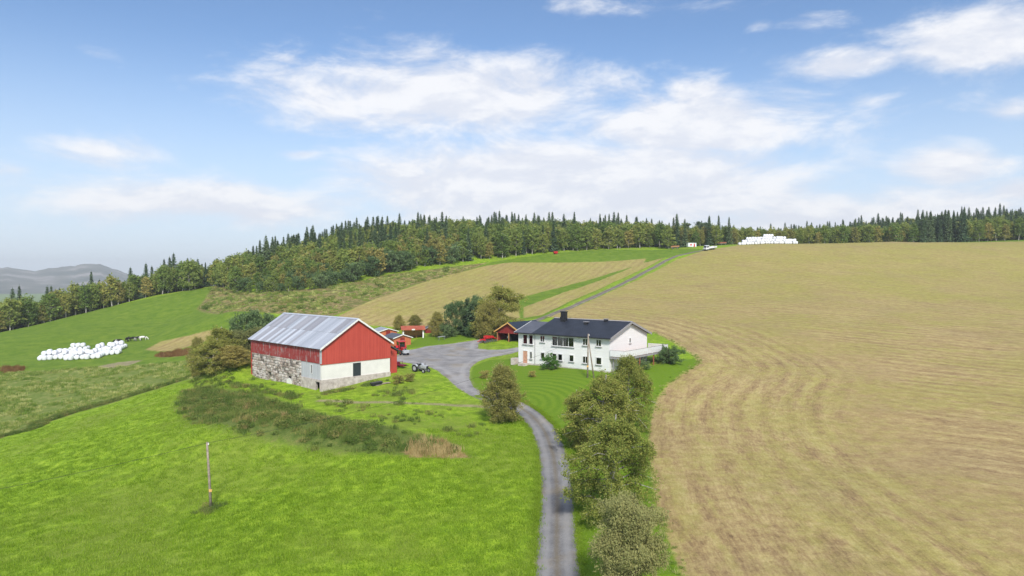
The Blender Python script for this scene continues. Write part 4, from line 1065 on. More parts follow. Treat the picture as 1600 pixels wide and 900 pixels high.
def quads(C, size, r, upbias=.35, aspect=.62):
    """one leaf-shaped quad per centre"""
    n = len(C)
    nrm = r.normal(0, 1, (n, 3)); nrm[:, 2] = np.abs(nrm[:, 2]) + upbias; nrm /= np.linalg.norm(nrm, axis=1)[:, None]
    a = r.normal(0, 1, (n, 3)); a -= (a * nrm).sum(1)[:, None] * nrm; a /= np.linalg.norm(a, axis=1)[:, None]
    b = np.cross(nrm, a)
    s = (size * r.uniform(.45, 1.0, n) ** .8 * r.choice([.8, 1.0, 1.6], n, p=[.4, .45, .15]) * 1.25)[:, None]
    V = np.stack([C - a * s, C + b * s * aspect, C + a * s, C - b * s * aspect], 1).reshape(-1, 3)
    return V, np.arange(4 * n).reshape(n, 4)

def deciduous(r, H, Wd, base, nbr, ntw, nlf, lsize, spread, shape='birch', stems=1, droop=.25):
    """returns leaf centres and limb polylines of a broadleaved tree"""
    C, limbs = [], []
    for s in range(stems):
        sa = r.uniform(0, 2 * PI); so = (0 if stems == 1 else Wd * .22)
        foot = np.array([math.cos(sa) * so * .3, math.sin(sa) * so * .3, -.4]); top = np.array([math.cos(sa) * so * 1.2 + r.normal(0, .03) * H, math.sin(sa) * so * 1.2 + r.normal(0, .03) * H, H * r.uniform(.86, .97)])
        mid = (foot + top) / 2 + np.array([r.normal(0, .03) * H, r.normal(0, .03) * H, 0])
        trunk = [foot, (foot + mid) / 2, mid, (mid + top) / 2, top]
        limbs.append((trunk, H * .018 / math.sqrt(stems) + .02))
        def along(f):
            k = min(int(f * 4), 3); return trunk[k] + (trunk[k + 1] - trunk[k]) * (f * 4 - k)
        nb = max(3, nbr // stems)
        for i in range(nb):
            f = base + (1 - base) * (i + r.uniform(.1, .9)) / nb
            q = (f - base) / (1 - base)
            if shape == 'birch': rad = max(.30, (1 - abs(2 * q - .80) ** 2.3 * .78) ** .8 if abs(2 * q - .80) < 1.1 else .30)
            elif shape == 'round': rad = math.sqrt(max(0.06, 1 - (q * 1.05 - .42) ** 2 / .42))
            else: rad = (1 - q) ** .7 * .9 + .12
            rad = rad * Wd * .5 * r.uniform(.72, 1.12)
            a = i * 2.39996 + r.uniform(-.5, .5)
            p0 = along(min(f * .94, .97))
            rise = rad * r.uniform(.15, .75)
            tip = p0 + np.array([math.cos(a) * rad, math.sin(a) * rad, rise - droop * rad * r.uniform(.4, 1.2)])
            kn = p0 + (tip - p0) * .5 + np.array([0, 0, .14 * rad])
            limbs.append(([p0, kn, tip], H * .005 + .012))
            for j in range(ntw):
                g = r.uniform(.25, 1.0) ** .75
                c = (p0 + (kn - p0) * (g * 2)) if g < .5 else (kn + (tip - kn) * (g * 2 - 1))
                c = c + r.normal(0, 1, 3) * spread * np.array([1, 1, .75])
                n = max(2, int(nlf * r.uniform(.55, 1.45)))
                C.append(c + r.normal(0, 1, (n, 3)) * spread * .55 * np.array([1, 1, .8]) - np.array([0, 0, 1]) * np.abs(r.normal(0, droop * .35, (n, 1))))
    return np.concatenate(C), limbs

def limb_mesh(name, limbs, m, seg=6, maxn=40):
    b = MB()
    for k, (pl, rad) in enumerate(limbs[:maxn]):
        n = len(pl); b.tube(pl, [rad * (1 - .75 * i / (n - 1)) for i in range(n)], seg, cap=False)
    me = bpy.data.meshes.new(name); me.from_pydata(b.v, [], b.f); me.materials.append(m); me.update()
    me.polygons.foreach_set('use_smooth', np.ones(len(me.polygons), dtype=bool))
    return me

def broadleaf(seed, leafm, barkm, lsize, maxlimb=40, up=.35, **kw):
    r = np.random.default_rng(seed); C, limbs = deciduous(r, lsize=lsize, **kw)
    C = C[C[:, 2] > .05]
    V, F = quads(C, lsize, r, up)
    limbs = sorted(limbs, key=lambda l: -l[1])
    return limb_mesh('trunk', limbs, barkm, maxn=maxlimb), np_mesh('crown', V, F, leafm)

def conifer(seed, H, Wd, leafm, n_whorl, per, nq, qs, base=.06, power=.9):
    r = np.random.default_rng(seed); C, A = [], []
    limbs = [([np.array([0, 0, -.4]), np.array([0, 0, H * .5]), np.array([0, 0, H * .98])], H * .011 + .03)]
    V = []
    for i in range(n_whorl):
        f = base + (1 - base) * (i / n_whorl) ** 1.0; z = H * f
        rad = Wd / 2 * (1 - f) ** power * r.uniform(.8, 1.12) + .06
        for k in range(per):
            a = 2 * PI * (k + r.uniform(-.35, .35)) / per + i * 1.1
            rr = rad * r.uniform(.7, 1.15); d = np.array([math.cos(a), math.sin(a), 0]); sd = np.array([-d[1], d[0], 0])
            for j in range(nq):
                t0 = (j + r.uniform(0, .6)) / nq
                c = d * rr * t0 + np.array([0, 0, z - .34 * rr * t0 ** 1.3 + .10 * rr * (t0 > .8) + r.normal(0, .05)]) + sd * r.normal(0, .16 * rr * (1.1 - t0) + .02)
                L_ = qs * r.uniform(.7, 1.3) * (1.15 - .5 * t0) * (.55 + .45 * (1 - f)); wv = L_ * .42
                ax = d * .85 + sd * r.normal(0, .5) + np.array([0, 0, -.35 + r.normal(0, .25)]); ax /= np.linalg.norm(ax)
                sx = np.cross(ax, np.array([r.normal(0, .4), r.normal(0, .4), 1])); sx /= np.linalg.norm(sx)
                V += [c - ax * L_ * .5, c + sx * wv, c + ax * L_ * .6, c - sx * wv]
    # leader
    for j in range(6):
        a = r.uniform(0, 2 * PI); c = np.array([0, 0, H * (.955 + .012 * j)]); s = .14 * (1 - j / 8)
        V += [c + np.array([0, 0, .3]), c + np.array([math.cos(a), math.sin(a), -.4]) * s, c - np.array([0, 0, .15]), c - np.array([math.cos(a), math.sin(a), .4]) * s]
    V = np.array(V); F = np.arange(len(V)).reshape(-1, 4)
    return limb_mesh('trunk', limbs, M_BARK), np_mesh('crown', V, F, leafm)

def pine(seed, H, Wd, lsize):
    r = np.random.default_rng(seed); limbs = [([np.array([0, 0, -.4]), np.array([.1, .05, H * .5]), np.array([.2, 0, H * .95])], H * .015 + .04)]; C = []
    for i in range(26):
        f = r.uniform(.38, 1.0); a = r.uniform(0, 2 * PI); rad = Wd / 2 * (1 - abs(f - .62) * 1.5) * r.uniform(.5, 1.05)
        p0 = np.array([.15, 0, H * f * .93]); tip = p0 + np.array([math.cos(a) * rad, math.sin(a) * rad, rad * .3])
        limbs.append(([p0, (p0 + tip) / 2, tip], .05))
        for g in (.55, .8, 1.0):
            c = p0 + (tip - p0) * g; C.append(c + r.normal(0, 1, (32, 3)) * np.array([.5, .5, .26]))
    C = np.concatenate(C); V, F = quads(C, lsize, r, .8, .4)
    return limb_mesh('trunk', limbs, M_BARK), np_mesh('crown', V, F, L_PINE)

def tree(name, meshes, loc, s=1.0, rz=None, label=None, cat='tree', group=None, sz=None):
    root = empty(name, (loc[0], loc[1], loc[2]), random.uniform(0, 2 * PI) if rz is None else rz, label, cat, group)
    root.scale = (s, s, s * (sz or 1.0))
    for nm, me in zip(('trunk', 'crown'), meshes):
        link_mesh(nm, me, root)
    return root

# --- trees one can point at, near the drive and the buildings
def place(u, v, d=None):
    """standing point: sighted on the ground, or d metres ahead where the foot is hidden"""
    if d is None: return on_ground(u, v)
    k = (u - 800) / FPX; x = k * d
    return Vector((x, d, gz(x, d)))
N1 = broadleaf(101, L_OLIVE, M_BIRCHBARK, .072, H=9.5, Wd=7.6, base=.06, nbr=46, ntw=20, nlf=62, spread=.34, droop=.55)
N2 = broadleaf(102, L_OLIVE, M_BIRCHBARK, .072, H=9.0, Wd=6.4, base=.06, nbr=44, ntw=18, nlf=58, spread=.32, droop=.5)
N3 = broadleaf(103, L_GREYGREEN, M_BARK, .068, H=7.5, Wd=7.0, base=.08, nbr=62, ntw=20, nlf=64, spread=.36, shape='birch', stems=5, droop=.3)
N4 = broadleaf(104, L_AUTUMN, M_BIRCHBARK, .07, H=7.0, Wd=4.6, base=.08, nbr=46, ntw=15, nlf=50, spread=.34, droop=.4)
N5 = broadleaf(105, L_WILLOW, M_BARK, .11, H=7.0, Wd=7.0, base=.05, nbr=48, ntw=12, nlf=30, spread=.42, shape='round', stems=4, droop=.1)
N6 = broadleaf(106, L_GREEN, M_BARK, .07, H=2.2, Wd=2.6, base=.04, nbr=26, ntw=8, nlf=22, spread=.20, shape='round', stems=4, droop=.1)
G = 'trees along the drive'
def grow(name, meshes, u, v_top, d, w_px, label, group=None, cat='tree'):
    """sized so that the crown reaches the sighted top and the sighted breadth"""
    p = place(u, None, d); h = at(u, v_top, d).z - p.z
    co = np.empty(len(meshes[1].vertices) * 3, np.float32); meshes[1].vertices.foreach_get('co', co); co = co.reshape(-1, 3)
    H = np.quantile(co[:, 2], .998); Wd = 2 * np.quantile(np.hypot(co[:, 0], co[:, 1]), .93)
    s, sw_ = h / H, (w_px / FPX * d) / Wd
    o = tree(name, meshes, p, 1.0, label=label, cat=cat, group=group)
    o.scale = (sw_, sw_, s)
    return o
grow('birch_tree', N3, 983, 770, 40.5, 130, 'grey green bushy tree at the near end of the row beside the drive', G)
grow('birch_tree', N1, 952, 653, 54, 128, 'large olive birch, biggest of the row beside the drive', G)
grow('birch_tree', N2, 936, 588, 71, 100, 'ochre tinged birch in front of the tree by the deck', G)
grow('birch_tree', N1, 978, 556, 80, 76, 'olive birch nearest the deck at the far end of the row', G)
grow('birch_tree', N2, 905, 610, 74, 42, 'slim young birch squeezed beside the row below the farmhouse', G)
grow('birch_tree', N4, 786, 571, 84.5, 58, 'solitary rusty olive birch left of the drive bend', G)
grow('bare_topped_tree', broadleaf(120, L_GREYGREEN, M_BARK, .075, H=6.2, Wd=3.2, base=.2, nbr=30, ntw=6, nlf=12, spread=.3, droop=.1), 779, 566, 88, 42, 'thin grey half bare tree just behind the solitary birch', G)
G2 = 'trees and bushes beside the barn'
grow('willow_bush', N5, 385, 484, 134, 78, 'broad dark green willow behind the far barn corner', G2)
grow('willow_bush', N5, 410, 492, 138, 44, 'dark willow partly hidden behind the barn roof edge', G2)
grow('willow_bush', N3, 384, 512, 125, 64, 'grey green willow pressed against the far end of the barn', G2)
grow('birch_tree', N4, 398, 489, 141, 42, 'rust coloured birch crown showing between willows by the barn', G2)
grow('birch_tree', N2, 348, 512, 121, 62, 'olive birch with pale stem left of the barn', G2)
grow('birch_tree', N2, 332, 530, 117, 64, 'brownish birch at the left edge of the barn thicket', G2)
grow('birch_tree', N4, 362, 540, 117, 52, 'low rusty birch in front of the barn thicket', G2)
grow('birch_tree', N4, 308, 527, 128, 28, 'small dark birch standing apart left of the barn thicket', G2)
G3 = 'trees behind the farmyard'
grow('birch_tree', N2, 779, 447, 153, 72, 'big round brown green tree behind the garage', G3)
grow('birch_tree', N4, 764, 470, 150, 46, 'rusty lower tree left of the garage tree', G3)
grow('birch_tree', N5, 748, 462, 160, 42, 'dark leafy tree between garage tree and spruces', G3)
grow('willow_bush', N5, 706, 470, 158, 40, 'dense dark bush tree at the left of the yard clump', G3)
grow('birch_tree', N4, 683, 487, 160, 24, 'small yellowish tree left of the yard clump', G3)
grow('birch_tree', N4, 648, 492, 176, 20, 'sparse little tree behind the pavilion', G3)
grow('birch_tree', N4, 623, 492, 172, 18, 'thin conical little tree left of the pavilion', G3)
SPR = [conifer(300 + i, 15.0, w_, L_SPRUCE, 30, 9, 5, 1.0, base=.05, power=p_) for i, (w_, p_) in enumerate(((5.6, .72), (6.6, .8), (5.0, .62), (6.0, .9), (7.0, .7)))]
grow('spruce_tree', SPR[0], 729, 467, 160, 26, 'dark spruce in the middle of the yard clump', G3)
grow('spruce_tree', SPR[2], 737, 474, 156, 24, 'shorter dark spruce in front of the yard clump spruce', G3)
G4 = 'garden shrubs'
def shrub(u, v, s, label, meshes=N6, name='garden_shrub', group=G4, d=None):
    p = place(u, v, d); o = tree(name, meshes, p, s, label=label, cat='shrub', group=group); return o
N7 = broadleaf(107, L_AUTUMN, M_BARK, .07, H=1.6, Wd=1.8, base=.04, nbr=20, ntw=7, nlf=18, spread=.18, shape='round', stems=4, droop=.1)
N8 = broadleaf(108, L_WILLOW, M_BARK, .085, H=3.0, Wd=4.2, base=.04, nbr=34, ntw=10, nlf=26, spread=.26, shape='round', stems=5, droop=.1)
shrub(860, 577, 1.1, 'leafy green shrub against the front wall of the farmhouse')
shrub(868, 577.5, .75, 'smaller green shrub beside the leafy one at the farmhouse wall')
shrub(832, 589, .62, 'low dark shrub alone on the lawn', N7)
shrub(757, 591, .8, 'small brown shrub at the yard side edge of the lawn', N7)
shrub(1048, 568, .92, 'dense dark bush at the far end of the deck', N8)
shrub(1040, 566, .7, 'low bush tucked under the deck end', N8)
shrub(1005, 577, .5, 'weedy bush under the middle of the deck', N8)
shrub(700, 527, .9, 'bright green shrub in front of the dark yard clump', N8)
shrub(742, 526, 1.0, 'wide pale green shrub at the foot of the yard clump', N8)
shrub(684, 523, .6, 'small green shrub beside the pale lawn edge', N6)
shrub(640, 596, .8, 'straggly bush at the barn gable corner', N7)
shrub(622, 600, .9, 'brown straggly bush leaning on the barn plinth', N7)

# ------------------------------------------------------------------ the wood round the fields
BIR = [broadleaf(200 + i, L_BIRCH, M_BIRCHBARK, .30, H=11.0, Wd=w_, base=b_, nbr=30, ntw=7, nlf=8, spread=.55, droop=.3, maxlimb=14) for i, (w_, b_) in enumerate(((5.0, .22), (5.8, .16), (4.4, .28), (6.2, .12), (5.2, .2)))]
AUT = [broadleaf(220 + i, L_AUTUMN, M_BIRCHBARK, .30, H=10.0, Wd=w_, base=.2, nbr=28, ntw=7, nlf=8, spread=.5, droop=.3, maxlimb=12) for i, w_ in enumerate((4.6, 5.4))]
WIL = [broadleaf(240 + i, L_WILLOW, M_BARK, .28, H=7.5, Wd=w_, base=.04, nbr=34, ntw=8, nlf=9, spread=.55, shape='round', stems=4, droop=.1, maxlimb=10) for i, w_ in enumerate((7.4, 8.2))]
PIN = [pine(260, 13.0, 6.0, .34), pine(261, 12.0, 7.0, .34)]
KIND = {'birch': BIR, 'turning': AUT, 'willow': WIL, 'spruce': SPR, 'pine': PIN}
KH = {'birch': 11.0, 'turning': 10.0, 'willow': 7.5, 'spruce': 15.0, 'pine': 12.5}
wood_pts = []      # (x, y, z, kind, variant, scale, row distance, label)
def scatter_wood(edge, depth, spacing, pick, label, seed, back=None):
    """fill a strip behind a front edge polyline (world xy)"""
    r = np.random.default_rng(seed); edge = np.array(edge)
    seg = np.linalg.norm(np.diff(edge, axis=0), axis=1); cum = np.r_[0, np.cumsum(seg)]
    n_al = int(cum[-1] / spacing); n_dp = int(depth / (spacing * .9))
    for i in range(n_al + 1):
        for j in range(n_dp + 1):
            s = np.clip((i + r.uniform(-.42, .42)) * spacing, 0, cum[-1]); k = min(np.searchsorted(cum, s, 'right') - 1, len(seg) - 1)
            p = edge[k] + (edge[k + 1] - edge[k]) * ((s - cum[k]) / max(seg[k], 1e-6))
            t = (edge[min(k + 1, len(edge) - 1)] - edge[k]) / max(seg[k], 1e-6)
            nv = np.array([-t[1], t[0]])
            if nv @ p < 0: nv = -nv
            nv = nv * .55 + p / np.linalg.norm(p) * .6; nv /= np.linalg.norm(nv)
            q = p + nv * (j + r.uniform(-.4, .4) + .15) * spacing * .9
            kind, sc = pick(j * spacing * .9, s / cum[-1], r)
            if kind is None: continue
            wood_pts.append((q[0], q[1], kind, int(r.integers(len(KIND[kind]))), sc, j * spacing * .9, label))
def spruce_patch(s, d, k):
    return .5 + .5 * math.sin(s * 41 + k + 2.1 * math.sin(s * 17 + d * .03)) * math.cos(d * .045 + s * 9 + k)
def spr(r, lo, hi): return lo + (hi - lo) * r.random() ** 1.8
def pick_left(d, s, r):
    if d > 16 and r.random() < .30: return 'spruce', r.uniform(.75, 1.25)
    if d < 6 and r.random() < .1: return 'turning', r.uniform(.7, 1.05)
    return ('birch', r.uniform(.85, 1.25)) if r.random() < .9 else ('spruce', r.uniform(.6, .95))
scatter_wood(np.vstack([np.array([(-260, 235)], float), gpoly([(0, 516), (60, 500), (130, 485), (200, 471), (260, 458), (335, 444)])]), 42, 4.6, pick_left, 'left', 71)
scatter_wood(gpoly([(296, 454), (318, 449), (340, 446), (372, 455)]), 60, 4.6, pick_left, 'left', 75)
def pick_hill(d, s, r):
    if s < .36:        # scrubby lower hill: rounded crowns rising to spruces
        if d < 14: return (r.choice(['birch', 'birch', 'willow', 'willow', 'birch', 'turning']), r.uniform(.38, .72))
        if d < 44: return (r.choice(['birch', 'birch', 'birch', 'birch', 'turning', 'willow']), r.uniform(.6, 1.0))
        return ('spruce', spr(r, .45, 1.15)) if r.random() < .12 + .6 * spruce_patch(s, d, 0) else ('birch', r.uniform(.8, 1.1))
    if s < .60:        # dark round willows with spruce behind
        if d < 12: return (r.choice(['willow', 'willow', 'turning', 'birch']), r.uniform(.75, 1.15))
        if d < 26: return (r.choice(['birch', 'birch', 'turning', 'spruce']), r.uniform(.8, 1.1))
        return ('spruce', spr(r, .5, 1.2)) if r.random() < .25 + .55 * spruce_patch(s, d, 1) else ('birch', r.uniform(.9, 1.2))
    if d < 22: return ('birch', r.uniform(.9, 1.25)) if r.random() < .86 else (r.choice(['turning', 'spruce']), r.uniform(.7, 1.0))
    return ('spruce', spr(r, .5, 1.15)) if r.random() < .1 + .6 * spruce_patch(s, d, 2) else ('birch', r.uniform(.9, 1.2))
scatter_wood(gpoly([(345, 447), (368, 454), (410, 458), (460, 456), (505, 450), (545, 441), (575, 433), (610, 426), (660, 417), (740, 407), (790, 402), (850, 396), (950, 389), (1040, 386)]), 105, 4.7, pick_hill, 'hill', 72)
def pick_mid(d, s, r):
    if d < 18: return (r.choice(['birch', 'birch', 'birch', 'turning', 'spruce', 'pine']), r.uniform(.75, 1.1))
    return ('spruce', spr(r, .45, 1.0)) if r.random() < .1 + .6 * spruce_patch(s, d, 3) else ('birch', r.uniform(.8, 1.05))
scatter_wood([(73, 318), (84, 322), (98, 330), (112, 342)], 70, 4.8, pick_mid, 'crest', 73)
def pick_right(d, s, r):
    if d < 24:
        q = r.random()
        if .40 < s < .50 or .62 < s < .68: return ('spruce' if q < .6 else 'pine', r.uniform(.75, 1.15))
        return ('birch', r.uniform(.7, 1.0) * (1 + .35 * s)) if q < .85 else ('turning', r.uniform(.7, 1.0))
    return ('spruce', spr(r, .45, .95) * (1 + .3 * s)) if r.random() < .2 + .6 * spruce_patch(s, d, 4) else ('birch', r.uniform(.7, 1.0))
scatter_wood([(112, 342), (150, 344), (200, 345), (250, 346), (300, 345), (345, 330)], 150, 5.2, pick_right, 'right', 74)

# the trees that show largest stand as trees of their own, the rest is one mass of woodland
WX = np.array([p[0] for p in wood_pts]); WY = np.array([p[1] for p in wood_pts]); WZ = ground_np(WX, WY)
names = {'birch': 'birch_tree', 'turning': 'birch_tree', 'willow': 'willow_bush', 'spruce': 'spruce_tree', 'pine': 'pine_tree'}
LAND = [(120, 'left of the pasture bales'), (240, 'above the grazing cows'), (345, 'where pasture meets hill'), (450, 'above the barn thicket'), (560, 'above the barn roof'), (660, 'above the sheds'), (760, 'above the yard clump'), (880, 'above the garage'), (1000, 'above the farmhouse roof'), (1090, 'left of the truck'), (1160, 'behind the truck'), (1260, 'behind the hilltop bales'), (1400, 'right of hilltop bales'), (1500, 'over the right crest'), (9999, 'at the crest right end')]
def where(x, y):
    u = 800 + FPX * x / y
    return next(n for (lim, n) in LAND if u < lim)
looks = {'birch': 'olive birch', 'turning': 'rusty tinted birch', 'willow': 'round dark willow', 'spruce': 'dark spruce', 'pine': 'dark pine'}
def size_word(kind, sc): h = KH[kind] * sc; return 'low' if h < 6.5 else 'middling' if h < 10.5 else 'tall' if h < 14 else 'towering'
order = sorted(range(len(wood_pts)), key=lambda i: wood_pts[i][5] * 2.2 + .25 * math.hypot(WX[i], WY[i]) - (30 if wood_pts[i][2] == 'spruce' else 0))
count = {}
rest = []
LIMIT = {'birch_tree': 260, 'willow_bush': 120, 'spruce_tree': 230, 'pine_tree': 40}
rowname = lambda d: 'at the front of the wood' if d < 5 else 'in the second row' if d < 12 else 'deep in the wood'
for i in order:
    x, y, kind, var, sc, dist, lab = wood_pts[i]
    nm = names[kind]; az_ = abs(math.degrees(math.atan2(x, y)))
    if count.get(nm, 0) >= LIMIT[nm] or az_ > 38.5:
        rest.append(i); continue
    count[nm] = count.get(nm, 0) + 1
    o = tree(nm, KIND[kind][var], (x, y, WZ[i] - .1), sc, label='%s %s %s %s' % (size_word(kind, sc), looks[kind], rowname(dist), where(x, y)), group='%s trees %s %s' % (looks[kind], rowname(dist), where(x, y)))

# trees of the front row that look alike are told apart by their order
ORD = ('first second third fourth fifth sixth seventh eighth ninth tenth eleventh twelfth thirteenth fourteenth fifteenth sixteenth seventeenth eighteenth').split()
alike = {}
for o in COL.objects:
    l = o.get('label')
    if l and ' at the front of the wood ' in l: alike.setdefault(l, []).append(o)
for l, os_ in alike.items():
    if 1 < len(os_) <= len(ORD):
        for k_, o in zip(ORD, sorted(os_, key=lambda o: math.atan2(o.location.x, o.location.y))):
            a_, b_ = l.split(' at the front of the wood ')
            o['label'] = '%s, %s from left in wood front %s' % (a_, k_, b_)

def instancer(name, pts, protos, label, kind='stuff', cat=None):
    """ONE object: points with attributes, a geometry node tree sets a mesh on each"""
    pts = list(pts)
    me = bpy.data.meshes.new(name); me.from_pydata([p[0] for p in pts], [], [])
    def fa(n, t, vals):
        a = me.attributes.new(n, t, 'POINT'); a.data.foreach_set('value' if t != 'FLOAT_VECTOR' else 'vector', np.asarray(vals, dtype=np.float32 if t != 'INT' else np.int32).ravel())
    fa('pick', 'INT', [p[1] for p in pts]); fa('size', 'FLOAT_VECTOR', [p[2] for p in pts]); fa('turn', 'FLOAT_VECTOR', [p[3] for p in pts])
    o = link_mesh(name, me); tag(o, label, cat, kind=kind)
    ng = bpy.data.node_groups.new(name, 'GeometryNodeTree')
    ng.interface.new_socket('Geometry', in_out='INPUT', socket_type='NodeSocketGeometry'); ng.interface.new_socket('Geometry', in_out='OUTPUT', socket_type='NodeSocketGeometry')
    N = ng.nodes; K = ng.links
    gi, go = N.new('NodeGroupInput'), N.new('NodeGroupOutput'); jn = N.new('GeometryNodeJoinGeometry')
    def named(n, t):
        a = N.new('GeometryNodeInputNamedAttribute'); a.data_type = t; a.inputs['Name'].default_value = n; return a.outputs[0]
    pk, sz, tn = named('pick', 'INT'), named('size', 'FLOAT_VECTOR'), named('turn', 'FLOAT_VECTOR')
    for i, po in enumerate(protos):
        oi = N.new('GeometryNodeObjectInfo'); oi.inputs['Object'].default_value = po; oi.inputs['As Instance'].default_value = True
        cmp_ = N.new('FunctionNodeCompare'); cmp_.data_type = 'INT'; cmp_.operation = 'EQUAL'
        K.new(pk, cmp_.inputs[2]); cmp_.inputs[3].default_value = i
        ip = N.new('GeometryNodeInstanceOnPoints')
        K.new(gi.outputs[0], ip.inputs['Points']); K.new(cmp_.outputs[0], ip.inputs['Selection']); K.new(oi.outputs['Geometry'], ip.inputs['Instance'])
        er = N.new('FunctionNodeEulerToRotation'); K.new(tn, er.inputs[0]); K.new(er.outputs[0], ip.inputs['Rotation'])
        K.new(sz, ip.inputs['Scale']); K.new(ip.outputs[0], jn.inputs[0])
    K.new(jn.outputs[0], go.inputs[0])
    md = o.modifiers.new('scatter', 'NODES'); md.node_group = ng
    return o
def joined(meshes, name):
    """trunk and crown in one mesh, as a scatter source"""
    bm = bmesh.new(); mats = []
    out = bpy.data.meshes.new(name); off = 0; idxs = []
    for me in meshes:
        bm.from_mesh(me); bm.faces.ensure_lookup_table()
        mats.append(me.materials[0]); idxs.append((off, len(bm.faces))); off = len(bm.faces)
    for k, (a, b) in enumerate(idxs):
        for f in bm.faces[a:b]: f.material_index = k
    bm.to_mesh(out); bm.free()
    for m_ in mats: out.materials.append(m_)
    return bpy.data.objects.new(name, out)
protos, pidx = [], {}
for kind, vs in KIND.items():
    for j, ms in enumerate(vs):
        pidx[kind, j] = len(protos); protos.append(joined(ms, kind + '_form'))
pl = []
for i in rest:
    x, y, kind, var, sc, dist, lab = wood_pts[i]
    pl.append(((x, y, WZ[i] - .1), pidx[kind, var], (sc, sc, sc), (0, 0, random.uniform(0, 6.28))))
instancer('woodland', pl, protos, 'mass of birch and spruce filling the woods behind the front rows', cat='wood')
print('TREES', count, len(rest))

# ================================================================== vehicles and machines
def oriented(name, u, v, heading, label, cat, d=None, group=None, sink=0.0):
    """heading: degrees, 0 = local +x points to world +x"""
    p = place(u, v, d); rz = R(heading)
    root = empty(name, (p.x, p.y, p.z - sink), rz, label, cat, group)
    c, s = math.cos(rz), math.sin(rz)
    dzx = (gz(p.x + c, p.y + s) - gz(p.x - c, p.y - s)) / 2; dzy = (gz(p.x - s, p.y + c) - gz(p.x + s, p.y - c)) / 2
    root.rotation_euler = Matrix(((c, -s, 0), (s, c, 0), (0, 0, 1))).to_euler()
    ax = Vector((c, s, dzx)).normalized(); ay = Vector((-s, c, dzy)).normalized(); azv = ax.cross(ay).normalized(); ay = azv.cross(ax)
    root.rotation_euler = Matrix((ax, ay, azv)).transposed().to_euler()
    return root
def add_wheel(root, x, y, r, wd, rimm):
    t = MB().wheel((0, 0, 0), r, wd, 'y', 20).build('wheel', M_TYRE, root, loc=(x, y, r))
    MB().wheel((0, 0, 0), r, wd, 'y', 16, rim=1).build('rim', rimm, t)
def tractor_cab(u, v, heading, label):
    t = oriented('tractor', u, v, heading, label, 'tractor')
    for s in (-1, 1):
        add_wheel(t, -.9, s * .82, .78, .46, M_VRED); add_wheel(t, 1.35, s * .72, .46, .28, M_VRED)
    MB().box(.25, 1.9, -.34, .34, .72, 1.38).build('bonnet', M_VRED, t, bevel=.06)
    MB().box(1.86, 1.96, -.3, .3, .74, 1.3).build('grille', M_BLACK, t)
    MB().box(-1.2, 1.7, -.28, .28, .5, .75).build('chassis', M_BLACK, t)
    MB().box(1.0, 1.15, -.62, .62, .38, .5).build('front_axle', M_BLACK, t)
    c = MB()
    for (x, y) in ((-1.15, -.62), (-1.15, .62), (.2, -.6), (.2, .6)): c.box(x - .05, x + .05, y - .05, y + .05, .98, 2.35)
    c.box(-1.2, .25, -.68, .68, .88, 1.0)
    cab = c.build('cab_frame', M_VRED, t)
    MB().box(-1.28, .34, -.74, .74, 2.35, 2.5).build('cab_roof', M_VRED, t, bevel=.05)
    for (x0, x1, y0, y1) in ((-1.1, .15, -.63, -.61), (-1.1, .15, .61, .63), (.19, .21, -.55, .55), (-1.16, -1.14, -.57, .57)):
        MB().box(x0, x1, y0, y1, 1.02, 2.33).build('cab_window', M_GLASS, cab)
    MB().box(-.8, -.25, -.25, .25, 1.0, 1.5).build('seat', M_BLACK, cab)
    for s in (-1, 1):
        MB().prism([(-1.75, 1.15), (-1.5, 1.58), (-.5, 1.62), (-.2, 1.25), (-.3, 1.2), (-.6, 1.5), (-1.4, 1.48), (-1.65, 1.1)], 'y', s * .84 - .24, s * .84 + .24).build('mudguard', M_VRED, t)
        MB().wheel((1.97, s * .2, 1.15), .09, .05, 'x', 12, rim=1).build('headlight', M_WHITE, t)
    MB().tube([(1.2, .12, 1.36), (1.2, .12, 2.0)], .035, 8).build('exhaust', M_BLACK, t)
    b = MB(); b.box(2.05, 2.75, -.62, .62, .45, 1.0); b.build('front_tank', M_VGREY, t, bevel=.08)
    for s in (-1, 1): MB().tube([(1.7, s * .4, .6), (2.1, s * .4, .6)], .05, 8).build('linkage_arm', M_STEEL, t)
    return t
tractor_cab(628, 553, -62, 'red tractor with cab parked beside the sheds')
